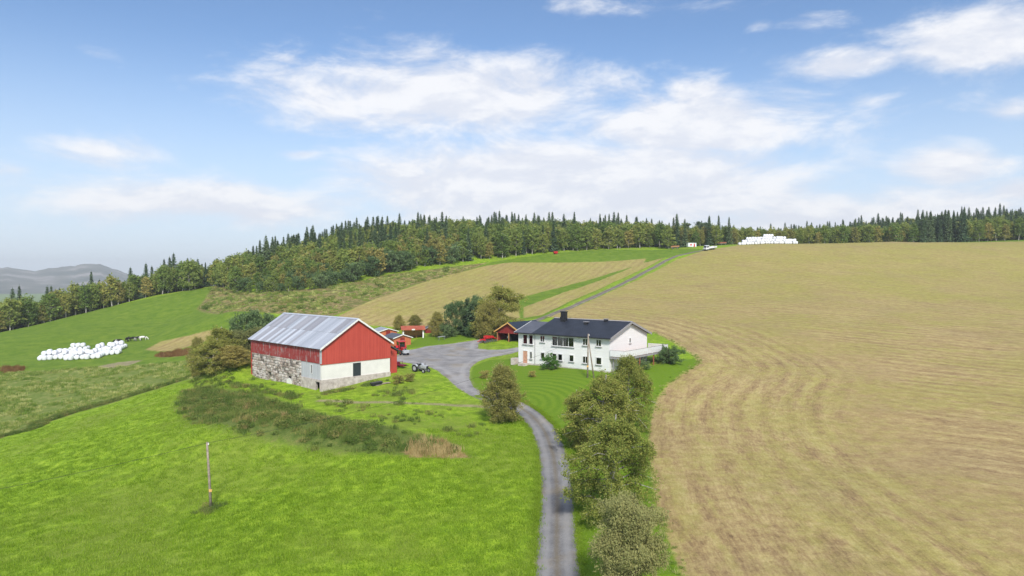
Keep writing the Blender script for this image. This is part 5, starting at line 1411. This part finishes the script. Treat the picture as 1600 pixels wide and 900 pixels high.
def tractor_old(u, v, heading, label):
    t = oriented('tractor', u, v, heading, label, 'tractor')
    for s in (-1, 1):
        add_wheel(t, -.75, s * .72, .62, .30, M_VGREY); add_wheel(t, 1.15, s * .62, .34, .17, M_VGREY)
    MB().prism([(.1, .72), (1.35, .68), (1.42, .95), (1.35, 1.18), (.1, 1.22)], 'y', -.27, .27).build('bonnet', M_VGREY, t, bevel=.05)
    MB().box(1.40, 1.47, -.22, .22, .72, 1.12).build('grille', M_BLACK, t)
    MB().box(-.9, 1.2, -.2, .2, .45, .74).build('gearbox', M_STEEL, t)
    MB().box(1.05, 1.2, -.58, .58, .3, .42).build('front_axle', M_STEEL, t)
    for s in (-1, 1):
        MB().prism([(-1.35, .95), (-1.15, 1.28), (-.45, 1.3), (-.15, 1.0), (-.25, .97), (-.5, 1.22), (-1.1, 1.2), (-1.28, .92)], 'y', s * .70 - .2, s * .70 + .2).build('mudguard', M_VGREY, t)
    MB().box(-.95, -.5, -.22, .22, .98, 1.06).build('seat', M_BLACK, t, bevel=.02)
    MB().box(-.98, -.9, -.2, .2, 1.06, 1.3).build('seat_back', M_BLACK, t)
    MB().tube([(.15, 0, 1.2), (-.2, 0, 1.45)], .025, 6).build('steering_column', M_BLACK, t)
    w_ = MB(); w_.tube([(-.2 + .0, math.cos(a) * .2, 1.45 + math.sin(a) * .1) for a in np.linspace(0, 2 * PI, 15)], .018, 6, cap=False); w_.build('steering_wheel', M_BLACK, t)
    MB().tube([(.8, .1, 1.2), (.8, .1, 1.6)], .03, 6).build('exhaust', M_BLACK, t)
    return t
tractor_old(658, 581, -38, 'small old grey tractor without cab on the grass by the yard')
def implement(u, v, heading, label, m, name, s=1.0, d=None, group=None):
    t = oriented(name, u, v, heading, label, 'farm machine', d=d, group=group)
    t.scale = (s, s, s)
    MB().box(-1.3, 1.3, -.5, .5, .35, .62).build('body', m, t, bevel=.05)
    MB().box(-1.1, -.2, -.42, .42, .62, .95).build('cover', m, t, bevel=.06)
    for s_ in (-1, 1): add_wheel(t, -.5, s_ * .62, .32, .2, m)
    MB().tube([(1.3, 0, .5), (2.1, 0, .55)], .05, 8).build('drawbar', M_BLACK, t)
    MB().tube([(.4, -.4, .6), (.4, -.4, 1.15), (.4, .4, 1.15), (.4, .4, .6)], .04, 8).build('headstock', m, t)
    return t
implement(624, 574, -30, 'low maroon mower behind the barn lean to', M_VMAROON, 'mower', .95)
def harrow(u, v, heading, label):
    t = oriented('disc_harrow', u, v, heading, label, 'farm machine')
    f = MB(); f.box(-1.6, 1.6, -.09, .09, .75, .95); f.box(-1.6, -1.4, -1.0, 1.0, .7, .85); f.box(1.4, 1.6, -1.0, 1.0, .7, .85)
    f.build('frame', M_VRED, t)
    MB().box(-.9, .1, -.5, .5, .95, 1.5).build('hopper', M_VRED, t, bevel=.08)
    MB().box(.3, 1.2, -.45, .45, .95, 1.3).build('hopper', M_VRED, t, bevel=.08)
    for i in range(7):
        for y in (-.8, .8):
            MB().wheel((-1.5 + i * .5, y, .36), .36, .06, 'x', 14, rim=1).build('disc', M_STEEL, t)
    for y in (-.8, .8): MB().tube([(-1.7, y, .36), (1.7, y, .36)], .05, 8).build('axle', M_BLACK, t)
    MB().tube([(-1.6, 0, .8), (-2.9, 0, .55)], .08, 8).build('drawbar', M_VRED, t)
    return t
harrow(763, 535, 40, 'bright red cultivator standing on the grass left of the garage')
def motorbike():
    ang = math.atan2(.772, .636); base = Vector((1.9, 143.0, 0)); off = Matrix.Rotation(ang, 3, 'Z') @ Vector((1.6, 4.6, 0)); p = base + off
    t = empty('motorcycle', (p.x, p.y, min(gz(1.9, 143), gz(-3.3, 147.3)) - .03), ang + PI + .3, 'red and white motorcycle parked in the left garage bay', 'motorcycle')
    for x in (-.68, .68):
        w_ = MB().wheel((0, 0, 0), .32, .12, 'y', 18).build('wheel', M_TYRE, t, loc=(x, 0, .32)); MB().wheel((0, 0, 0), .32, .1, 'y', 14, rim=1).build('rim', M_STEEL, w_)
    MB().tube([(-.68, 0, .32), (-.2, 0, .6), (.35, 0, .75), (.68, 0, .32)], .05, 8).build('frame', M_BLACK, t)
    MB().box(-.25, .2, -.15, .15, .3, .62).build('engine', M_STEEL, t, bevel=.04)
    MB().box(-.1, .4, -.16, .16, .72, .98).build('tank', M_VRED, t, bevel=.06)
    MB().box(-.75, -.08, -.15, .15, .74, .86).build('seat', M_BLACK, t, bevel=.03)
    MB().prism([(.42, .7), (.62, .85), (.5, 1.22), (.38, 1.2)], 'y', -.2, .2).build('fairing', M_VWHITE, t)
    MB().tube([(.45, -.36, 1.05), (.48, 0, 1.02), (.45, .36, 1.05)], .02, 6).build('handlebar', M_BLACK, t)
motorbike()
def truck():
    t = oriented('flatbed_truck', 1109, 390.5, 205, 'small white flatbed truck parked near the top of the track', 'truck')
    for x in (1.85, -1.5):
        for s in (-1, 1): add_wheel(t, x, s * .85, .38, .24, M_STEEL)
    MB().box(-2.9, 2.4, -.5, .5, .5, .72).build('chassis', M_BLACK, t)
    MB().prism([(1.0, .55), (2.75, .55), (2.78, 1.05), (2.55, 1.25), (2.15, 2.1), (1.0, 2.12)], 'y', -.95, .95).build('cab', M_VWHITE, t, bevel=.05)
    MB().quadbox([(2.60, -.82, 1.28), (2.62, -.82, 1.28), (2.62, .82, 1.28), (2.60, .82, 1.28), (2.22, -.8, 2.0), (2.24, -.8, 2.0), (2.24, .8, 2.0), (2.22, .8, 2.0)]).build('windscreen', M_BLACK, t)
    for s in (-1, 1):
        MB().prism([(1.25, 1.3), (2.35, 1.3), (2.1, 1.95), (1.25, 1.95)], 'y', s * .955 - .008, s * .955 + .008).build('side_window', M_BLACK, t)
        MB().box(2.76, 2.8, s * .7 - .15, s * .7 + .15, .78, .98).build('headlight', M_WHITE, t)
    MB().box(2.74, 2.84, -.92, .92, .42, .62).build('bumper', M_STEEL, t)
    MB().box(-3.1, .9, -1.02, 1.02, .74, .86).build('bed', M_STEEL, t)
    for (x0, x1, y0, y1) in ((-3.1, .9, -1.06, -1.02), (-3.1, .9, 1.02, 1.06), (-3.14, -3.1, -1.06, 1.06), (.9, .94, -1.06, 1.06)):
        MB().box(x0, x1, y0, y1, .80, 1.28).build('drop_side', M_VWHITE, t)
truck()
def small_loader(u, v, label):
    t = oriented('loader_wagon', u, v, 20, label, 'farm machine')
    MB().prism([(-1.2, .6), (1.2, .6), (1.4, 1.7), (-1.4, 1.7)], 'y', -.8, .8).build('hopper', M_VRED, t)
    MB().box(-1.3, 1.6, -.4, .4, .4, .58).build('chassis', M_BLACK, t)
    t.scale = (.7, .7, .7)
    for s in (-1, 1): add_wheel(t, -.2, s * .9, .42, .26, M_VRED)
    MB().tube([(1.6, 0, .5), (2.6, 0, .45)], .05, 8).build('drawbar', M_BLACK, t)
small_loader(868, 397, 'tiny orange red wagon at the far edge of the upper green strip')
def trailer(u, v, heading, label, m, d=None):
    t = oriented('field_wagon', u, v, heading, label, 'wagon', d=d)
    MB().box(-1.8, 1.8, -.9, .9, .7, .84).build('bed', M_POLE, t)
    for y in (-.9, .87): MB().box(-1.8, 1.8, y, y + .03, .841, 1.35).build('side_board', m, t)
    for x in (-1.8, 1.77): MB().box(x, x + .03, -.86, .86, .841, 1.35).build('end_board', m, t)
    for x in (-1.1, 1.1):
        for s in (-1, 1): add_wheel(t, x, s * .8, .35, .2, M_STEEL)
    MB().tube([(1.8, 0, .65), (2.9, 0, .4)], .04, 8).build('drawbar', M_BLACK, t)
trailer(1055, 388.5, 160, 'brown wooden wagon at the wood edge left of the truck', M_WOOD, 312)
trailer(1128, 383, 20, 'rusty orange wagon between truck and bale heap', M_RUST, 316)
def container(u, d, heading, label, wm, pm):
    p = place(u, None, d); t = empty('site_cabin', (p.x, p.y, p.z - .05), R(heading), label, 'cabin'); t.scale = (.8, .8, .75)
    MB().box(-2.6, 2.6, -1.1, 1.1, .15, 2.5).build('wall', wm, t, bevel=.03)
    MB().box(-2.7, 2.7, -1.2, 1.2, 2.5, 2.62).build('roof', M_SHEET3, t)
    MB().box(-1.4, -.3, -1.13, -1.101, .9, 1.8).build('panel', pm, t)
    MB().box(.9, 1.7, -1.13, -1.101, .2, 2.1).build('door', M_VRED, t)
    MB().box(-2.6, 2.6, -.9, .9, 0, .149).build('skid', M_BLACK, t)
container(1080, 316, 14, 'white cabin with red door at the wood edge behind the truck', M_VWHITE, M_VRED)
def picnic(u, v, label):
    t = oriented('garden_table', u, v, 25, label, 'table')
    MB().box(-.8, .8, -.4, .4, .70, .76).build('top', M_VGREY, t)
    for x in (-.65, .65):
        for y in (-.3, .3): MB().box(x - .035, x + .035, y - .035, y + .035, 0, .70).build('leg', M_STEEL, t)
    return t
picnic(690, 531, 'pale garden table on the lawn by the pavilion')
for i, (u, v, hd, lb) in enumerate(((683, 530, 0, 'dark garden chair left of the pale garden table'), (697, 529, 170, 'dark garden chair right of the pale garden table'))):
    t = oriented('garden_chair', u, v, hd, lb, 'chair', group='garden chairs')
    MB().box(-.25, .25, -.25, .25, .42, .47).build('seat', M_BLACK, t); MB().box(-.27, -.22, -.25, .25, .47, 1.0).build('backrest', M_BLACK, t)
    for x in (-.21, .21):
        for y in (-.21, .21): MB().box(x - .025, x + .025, y - .025, y + .025, 0, .42).build('leg', M_BLACK, t)
# sundry by the barn plinth: a plank heap and an old bath tub, pallets by the meadow gate
def planks(u, v, heading, label, m, n=4):
    t = oriented('plank_heap', u, v, heading, label, 'planks')
    for i in range(n):
        a = random.uniform(-.25, .25); b_ = MB().box(-1.3, 1.3, -.1, .1, 0, .06).build('plank', m, t)
        b_.location = (random.uniform(-.2, .2), (i % 2) * .24 - .1, .05 + (i // 2) * .09); b_.rotation_euler = (0, 0, a)
planks(596, 601, 40, 'heap of old planks lying at the barn plinth', M_POLE)
t = oriented('stock_tub', 588, 602, 40, 'black tub on the ground at the barn plinth', 'tub'); MB().prism([(-.8, 0), (.8, 0), (.95, .5), (-.95, .5)], 'y', -.35, .35).build('shell', M_BLACK, t, bevel=.05); MB().box(-.8, .8, -.28, .28, .502, .51).build('water', M_DARK, t)
planks(297, 589, 25, 'pale boards lying at the meadow gate left of the barn', M_GREYBOARD, 4)

# ------------------------------------------------------------------ wrapped bales
def bale_mesh(seed):
    r = np.random.default_rng(seed); seg, prof = 20, [(0.001, -.58), (.42, -.60), (.56, -.55), (.61, -.40), (.615, 0), (.61, .40), (.56, .55), (.42, .60), (.001, .58)]
    v, f = [], []; n = len(prof)
    for k in range(seg):
        a = 2 * PI * k / seg
        for (q, h) in prof:
            q2 = q * (1 + r.normal(0, .012)); flat = -.56 if q2 * math.sin(a) < -.56 else q2 * math.sin(a)
            v.append((q2 * math.cos(a), h, flat + .57))
    for k in range(seg):
        for i in range(n - 1): f.append((k * n + i, ((k + 1) % seg) * n + i, ((k + 1) % seg) * n + i + 1, k * n + i + 1))
    return np_mesh('bale', v, f, M_BALE, smooth=True)
def bale_fn(t):
    ob = t.n('ShaderNodeTexCoord').outputs['Object']; mp = t.n('ShaderNodeMapping', {0: ob, 3: (1, 7, 1)})
    principled(t, t.mix(t.step(t.noise(mp.outputs[0], 1.5, 4, .6), .3, .75), (0.68, 0.70, 0.73), (0.80, 0.81, 0.83)), .32, .5, bump=t.noise(mp.outputs[0], 3, 4, .6), bdist=.03, bstr=.5)
M_BALE = mat('white_stretch_wrap', bale_fn)
BALES = [bale_mesh(k) for k in range(4)]
def bale(x, y, z, rz, up, label, group):
    o = link_mesh('silage_bale', BALES[random.randrange(4)])
    o.location = (x, y, z); o.rotation_euler = (PI / 2 if up else 0, 0, rz)
    if up: o.location.z += .6
    tag(o, label, 'bale', group)
def heap(u0, v0, rows, cols, layers, heading, label, group, upright=.25, jitter=.04, d=None, gap=1.24):
    p = place(u0, v0, d); c, s = math.cos(R(heading)), math.sin(R(heading))
    for L_ in range(layers):
        for i in range(cols - L_):
            for j in range(max(1, rows - (L_ if rows > 2 else 0))):
                if L_ == layers - 1 and L_ > 0 and random.random() < .5: continue
                a = (i + .5 * L_ - (cols - 1) / 2) * gap + random.uniform(-1, 1) * jitter; b = (j + (.5 * L_ if rows > 2 else 0)) * 1.26 + random.uniform(-1, 1) * jitter
                x, y = p.x + c * a - s * b, p.y + s * a + c * b
                nm = 'lowest layer' if L_ == 0 else 'second layer' if L_ == 1 else 'top layer'
                rw = ', front row' if j == 0 else ''
                bale(x, y, gz(x, y) + L_ * 1.08 - .03, R(heading) + random.uniform(-.1, .1), random.random() < upright and L_ == 0, '%s, %s%s' % (label, nm, rw) if layers > 1 else label, group)
B1 = 'white wrapped bales on the left pasture'
heap(92, 561, 4, 8, 2, 8, 'white wrapped round bale in the leftmost pasture heap', B1)
heap(129, 561, 4, 7, 2, 12, 'white wrapped round bale in the middle pasture heap', B1)
heap(121, 551, 2, 4, 2, 10, 'white round bale in the small heap behind the middle one', B1, d=190)
heap(155, 556, 2, 8, 1, 14, 'white wrapped round bale in the low row linking the pasture heaps', B1)
heap(168, 549, 4, 6, 2, 12, 'white wrapped round bale in the rightmost pasture heap by the cows', B1)
B2 = 'white wrapped bales on the hilltop'
prof = [1, 2, 2, 3, 3, 3, 3, 3, 3, 4, 4, 4, 4, 3, 3, 3, 3, 3, 2, 2, 2, 1]
for row_, dd in ((0, 305.0), (1, 306.3)):
    for i_, top_ in enumerate(prof):
        xx = 101.5 + i_ * 1.22 + row_ * .5; yy = dd + .04 * i_
        for L_ in range(top_ - (row_ == 0 and top_ > 2)):
            x, y = xx + (L_ % 2) * .55 + random.uniform(-.18, .18), yy + L_ * .35 + random.uniform(-.1, .1)
            lay = ('lowest', 'second', 'third', 'topmost')[L_]
            side = 'left end' if i_ < 6 else 'middle' if i_ < 14 else 'right end'
            bale(x, y, gz(x, y) + L_ * 1.06 - .03, random.uniform(-.2, .2), random.random() < .2, 'white wrapped bale, %s layer at the %s of the hilltop heap%s' % (lay, side, ', front' if row_ == 0 else ''), B2)

# ------------------------------------------------------------------ cows
def cow_mesh(graze):
    """one continuous body grown from a joint skeleton"""
    J = [((-.05, 0, 1.02), .36), ((-.70, 0, 1.06), .33), ((.62, 0, 1.02), .35), ((-.98, 0, 1.12), .20)]
    E = [(0, 1), (0, 2), (1, 3)]
    def chain(start, pts):
        prev = start
        for (p, r_) in pts:
            J.append((p, r_)); E.append((prev, len(J) - 1)); prev = len(J) - 1
    for s in (-1, 1):
        chain(2, [((.60, s * .20, .82), .15), ((.62, s * .21, .45), .075), ((.60, s * .21, .22), .055), ((.64, s * .21, .04), .065)])
        chain(1, [((-.78, s * .21, .82), .18), ((-.66, s * .21, .60), .11), ((-.86, s * .21, .40), .07), ((-.82, s * .21, .18), .055), ((-.78, s * .21, .04), .065)])
    if graze: chain(2, [((.95, 0, 1.0), .22), ((1.22, 0, .62), .15), ((1.32, 0, .34), .125), ((1.42, 0, .10), .085)])
    else: chain(2, [((.98, 0, 1.22), .21), ((1.20, 0, 1.40), .15), ((1.40, 0, 1.36), .125), ((1.62, 0, 1.22), .085)])
    hd = len(J) - 2
    hx, hz = J[hd][0][0], J[hd][0][2]
    for s in (-1, 1): chain(hd, [((hx - .08, s * .20, hz + .08), .04)])
    chain(3, [((-1.08, 0, .80), .035), ((-1.08, 0, .45), .05)])
    me = bpy.data.meshes.new('cow'); me.from_pydata([j[0] for j in J], E, []); o = bpy.data.objects.new('cow_form', me); COL.objects.link(o)
    sk = o.modifiers.new('skin', 'SKIN')
    for i, j in enumerate(J):
        me.skin_vertices[0].data[i].radius = (j[1], j[1]); me.skin_vertices[0].data[i].use_root = (i == 0)
    o.modifiers.new('sub', 'SUBSURF').levels = 2
    dg = bpy.context.evaluated_depsgraph_get(); out = bpy.data.meshes.new_from_object(o.evaluated_get(dg))
    bpy.data.objects.remove(o)
    out.polygons.foreach_set('use_smooth', np.ones(len(out.polygons), dtype=bool))
    return out
def cow_fn(lo):
    def fn(t):
        ob = t.n('ShaderNodeTexCoord').outputs['Object']; rn = t.n('ShaderNodeObjectInfo').outputs['Random']
        n_ = t.noise(t.n('ShaderNodeVectorMath', {0: ob, 1: t.n('ShaderNodeCombineXYZ', {0: t.m('MULTIPLY', rn, 40)}).outputs[0]}, operation='ADD').outputs[0], 1.6, 2, .5)
        principled(t, t.mix(t.step(n_, lo, lo + .03), (0.016, 0.015, 0.015), (0.72, 0.70, 0.66)), .8, .2)
    return fn
M_COW = mat('pied_hide', cow_fn(.52)); M_COWW = mat('mostly_white_hide', cow_fn(.42)); M_COWB = mat('mostly_black_hide', cow_fn(.66))
COWG, COWS = cow_mesh(True), cow_mesh(False)
for (u, v, hd, me, m_, lb) in ((199, 534, 100, COWS, M_COWB, 'black cow standing apart left of the grazing group'), (208, 533, 190, COWG, M_COWB, 'mostly black cow grazing at the left of the group'),
                               (216, 532.5, 175, COWG, M_COW, 'black and white pied cow in the middle of the group'), (224, 532, 20, COWG, M_COWW, 'mostly white cow at the right of the group'),
                               (184, 537, 200, COWG, M_COWB, 'black cow half hidden behind the rightmost bale heap')):
    p = place(u, v); o = link_mesh('cow', me.copy(), loc=(p.x, p.y, p.z - .02), rz=R(hd)); o.data.materials.clear(); o.data.materials.append(m_)
    tag(o, lb, 'cow', 'cows on the pasture')

# ================================================================== rough growth (nobody could count it)
def tuft_mesh(seed, n, h, spread, m, wblade=.012, lean=.5):
    r = np.random.default_rng(seed); V = []
    for i in range(n):
        a = r.uniform(0, 2 * PI); b = np.array([r.normal(0, spread), r.normal(0, spread), -.02]); hh = h * r.uniform(.5, 1.15)
        d = np.array([math.cos(a), math.sin(a), 0]); s = np.array([-d[1], d[0], 0]) * wblade * r.uniform(.7, 1.4)
        ln = lean * r.uniform(.1, 1.0) * hh
        k = b + d * ln * .35 + np.array([0, 0, hh * .6]); tp = b + d * ln + np.array([0, 0, hh])
        V += [b - s, b + s, k + s * .9, k - s * .9, k - s * .9, k + s * .9, tp + s * .1, tp - s * .1]
    V = np.array(V); F = np.arange(len(V)).reshape(-1, 4)
    return bpy.data.objects.new('tuft', np_mesh('tuft', V, F, m))
def bushlet(seed, h, wd, m, ls, n):
    r = np.random.default_rng(seed); C = r.normal(0, 1, (n, 3)); C /= np.linalg.norm(C, axis=1)[:, None]; C *= r.uniform(.45, 1.0, (n, 1)) ** .5
    C = C * np.array([wd / 2, wd / 2, h * .5]) * (1 + .25 * np.sin(C[:, :1] * 5 + seed)) + np.array([0, 0, h * .45]); C = C[C[:, 2] > 0]
    V, F = quads(C, ls, r, .5, .5); return bpy.data.objects.new('weed', np_mesh('weed', V, F, m))
G_WEED = leaf_mat('weed_leaves', ((0, (0.088, 0.150, 0.032)), (.45, (0.150, 0.222, 0.048)), (.75, (0.231, 0.264, 0.071)), (1, (0.375, 0.288, 0.115))), .25, .75)
G_TAN = leaf_mat('bleached_grass', ((0, (0.312, 0.225, 0.090)), (.5, (0.480, 0.375, 0.168)), (1, (0.660, 0.550, 0.288))), .25, .6)
G_MEAD = leaf_mat('meadow_grass', ((0, (0.144, 0.253, 0.037)), (.45, (0.245, 0.332, 0.065)), (.72, (0.432, 0.455, 0.144)), (1, (0.662, 0.665, 0.288))), .3, .85)
def ley_fn(t):
    geo = t.n('ShaderNodeNewGeometry'); pos = geo.outputs['Position']
    n1 = t.noise(pos, .05, 4, .55); n2 = t.noise(pos, .5, 4, .6)
    f = t.m('ADD', t.m('MULTIPLY', t.m('SUBTRACT', t.m('ADD', t.m('MULTIPLY', n1, .5), t.m('MULTIPLY', n2, .5)), .5), 1.4), t.m('ADD', .22, t.m('MULTIPLY', geo.outputs['Random Per Island'], .56)))
    col = t.ramp(f, (0.1, (0.120, 0.225, 0.012)), (.4, (0.205, 0.340, 0.020)), (.7, (0.310, 0.430, 0.050)), (.95, (0.350, 0.440, 0.085)))
    d_ = t.n('ShaderNodeBsdfDiffuse', {0: col}); tr = t.n('ShaderNodeBsdfTranslucent', {0: col})
    t.n('ShaderNodeOutputMaterial', {0: t.n('ShaderNodeMixShader', {0: .35, 1: d_.outputs[0], 2: tr.outputs[0]}).outputs[0]})
G_LEY = mat('ley_grass', ley_fn)
G_RUST = leaf_mat('dock_stems', ((0, (0.144, 0.075, 0.031)), (.5, (0.240, 0.138, 0.054)), (1, (0.360, 0.225, 0.096))), .2, .6)
P_WEED = [tuft_mesh(1, 90, .8, .5, G_WEED, .024, .8), bushlet(2, .6, 1.1, G_WEED, .075, 200), tuft_mesh(3, 80, .7, .42, G_WEED, .022, .7), bushlet(4, .9, 1.6, G_WEED, .09, 300)]
P_TAN = [tuft_mesh(5, 70, .95, .25, G_TAN, .018, .45), tuft_mesh(6, 60, .75, .3, G_TAN, .018, .6)]
P_MEAD = [tuft_mesh(7, 46, .42, .24, G_MEAD, .020, .7), tuft_mesh(8, 40, .34, .28, G_MEAD, .020, .7)]
P_LEY = [tuft_mesh(9, 26, .20, .20, G_LEY, .013, .8), tuft_mesh(10, 22, .16, .24, G_LEY, .013, .9)]
P_RUST = [tuft_mesh(11, 40, .8, .3, G_RUST, .018, .3)]
def scatter(poly, density, r, wd=0.0, gate=None):
    mn, mx = poly.min(0), poly.max(0); n = int(density * (mx[0] - mn[0]) * (mx[1] - mn[1]))
    X, Y = r.uniform(mn[0], mx[0], n), r.uniform(mn[1], mx[1], n); k = inside(poly, X, Y)
    X, Y = X[k], Y[k]
    if wd > 0:
        k = r.random(len(X)) < np.clip(dist_line(poly, X, Y, True) / wd, .12, 1); X, Y = X[k], Y[k]
    if gate is not None: k = gate(X, Y, r); X, Y = X[k], Y[k]
    return X, Y
def clump(freq, lo, seed):
    ph = np.random.default_rng(seed).uniform(0, 6, 6)
    def g(X, Y, r):
        f = (np.sin(X * freq + ph[0] + 1.7 * np.sin(Y * freq * .7 + ph[1])) + np.sin(Y * freq * 1.2 + ph[2] + 1.5 * np.sin(X * freq * .8 + ph[3])) + .8 * np.sin((X + Y) * freq * 2.1 + ph[4])) / 2.8
        return f + r.normal(0, .25, len(X)) > lo
    return g
def pts_of(X, Y, r, nproto, s0, s1, off=0):
    Z = ground_np(X, Y); out = []
    for x, y, z in zip(X, Y, Z):
        s = r.uniform(s0, s1); out.append(((x, y, z), off + int(r.integers(nproto)), (s, s, s * r.uniform(.8, 1.2)), (r.normal(0, .08), r.normal(0, .08), r.uniform(0, 6.28))))
    return out
r = np.random.default_rng(77)
P = pts_of(*scatter(BANK, 4.0, r, 4.0, clump(.5, -.45, 1)), r, 4, .3, 1.05)
P += pts_of(*scatter(BANK_TOP, .8, r, 2.0, clump(.45, .05, 2)), r, 4, .3, .8)
ramp_poly = np.array([(-52, 112), (-45.5, 111), (-46.5, 118), (-47, 124), (-54, 124), (-56, 118)], float)
P += pts_of(*scatter(ramp_poly, 1.6, r, 1.0), r, 4, .35, .9)
barn_side = np.array([(-29.5, 97.5), (-47, 113.5), (-48.5, 112), (-31, 95.5)], float)
P += pts_of(*scatter(barn_side, 2.2, r, .5, clump(.6, -.5, 6)), r, 4, .3, .8)
barn_front = np.array([(-28.3, 98.8), (-19.2, 107.6), (-18.0, 106.6), (-27.2, 97.2)], float)
P += pts_of(*scatter(barn_front, 2.2, r, .3, clump(.7, -.35, 7)), r, 4, .3, .75)
ml = smooth_line(MEADOW_EDGE, 60)
kk = r.integers(0, len(ml), 900); P += pts_of(ml[kk, 0] + r.normal(0, .55, 900), ml[kk, 1] + r.normal(0, .55, 900), r, 4, .3, .75)
pa = on_ground(330, 795); P += pts_of(pa.x + r.normal(0, .55, 26), pa.y + r.normal(0, .4, 26), r, 4, .3, .6)
P += pts_of(*scatter(DRY_SLOPE, .10, r, 3, clump(.16, .15, 3)), r, 4, .6, 1.6)
instancer('weeds', P, P_WEED, 'dark weeds and low scrub on the banks and field margins', cat='weeds')
P = pts_of(*scatter(TAN[0], 8.0, r, 2.2), r, 2, .45, 1.15)
P += pts_of(*scatter(BANK, .35, r, 1, clump(.4, .55, 4)), r, 2, .5, .9)
instancer('bleached_tall_grass', P, P_TAN, 'pale dry tall grass at the end of the weedy bank', cat='grass')
P = pts_of(*scatter(MEADOW, 1.5, r, 1.5, clump(.35, -.1, 5)), r, 2, .7, 1.5)
P += pts_of(*scatter(DRY_SLOPE, .7, r, 3, clump(.3, -.2, 8)), r, 2, .8, 1.6)
fe = smooth_line(FIELD_EDGE, 30); fk = r.integers(0, len(fe), 450)
P += pts_of(fe[fk, 0] + r.normal(0, .3, 450), fe[fk, 1] + r.normal(0, .3, 450), r, 2, .25, .6)
instancer('meadow_tussocks', P, P_MEAD, 'green and straw coloured tussocks of the rough meadow and dry slope', cat='grass')
P = []
for p in RUSTY: P += pts_of(*scatter(p, 3.0, r, .6), r, 1, .5, 1.0)
instancer('dock_stems', P, P_RUST, 'rust brown dead dock stems in strips', cat='weeds')
LEY = np.vstack([gpoly([(0, 690), (120, 650), (300, 592), (285, 620), (300, 665), (420, 695), (560, 712), (735, 716), (700, 690), (660, 670), (780, 672), (800, 650), (838, 690), (846, 760), (840, 899)]), np.array([(1.1, 36), (-40, 36), (-70, 60)], float)])
X, Y = scatter(LEY, 8.0, r, 0)
keep = r.random(len(X)) < np.clip(1.35 - np.hypot(X, Y) / 110, .12, 1); X, Y = X[keep], Y[keep]
vk = r.integers(0, len(DRIVE) - 1, 3600); vt = (DRIVE[vk + 1] - DRIVE[vk]); vt /= np.linalg.norm(vt, axis=1)[:, None]
vs = np.where(r.random(3600) < .5, -1, 1) * (1.62 + np.abs(r.normal(0, .25, 3600)) - .14 * r.random(3600)); vl = r.uniform(0, 1, 3600)[:, None]
vp = DRIVE[vk] * (1 - vl) + DRIVE[vk + 1] * vl + np.stack([vt[:, 1], -vt[:, 0]], -1) * vs[:, None]
instancer('ley_grass', pts_of(X, Y, r, 2, .6, 1.5) + pts_of(vp[:, 0], vp[:, 1], r, 2, .4, .95), P_LEY, 'short bright green grass of the near field', cat='grass')
print('LEY', len(X))

# ================================================================== the air
def haze():
    b = MB().box(-7100, 7100, -1400, 7100, -93, 150).build('haze', None)
    m = bpy.data.materials.new('thin_air_haze'); m.use_nodes = True; t = NT(m.node_tree)
    pv = t.n('ShaderNodeVolumePrincipled'); pv.inputs['Color'].default_value = (0.90, 0.955, 1.0, 1); pv.inputs['Density'].default_value = HAZE; pv.inputs['Anisotropy'].default_value = 0.0
    o = t.n('ShaderNodeOutputMaterial'); t.t.links.new(pv.outputs[0], o.inputs['Volume'])
    b.data.materials.clear(); b.data.materials.append(m)
    tag(b, 'thin bluish air haze over the whole valley', 'haze', kind='stuff')
HAZE = 0.00018
haze()
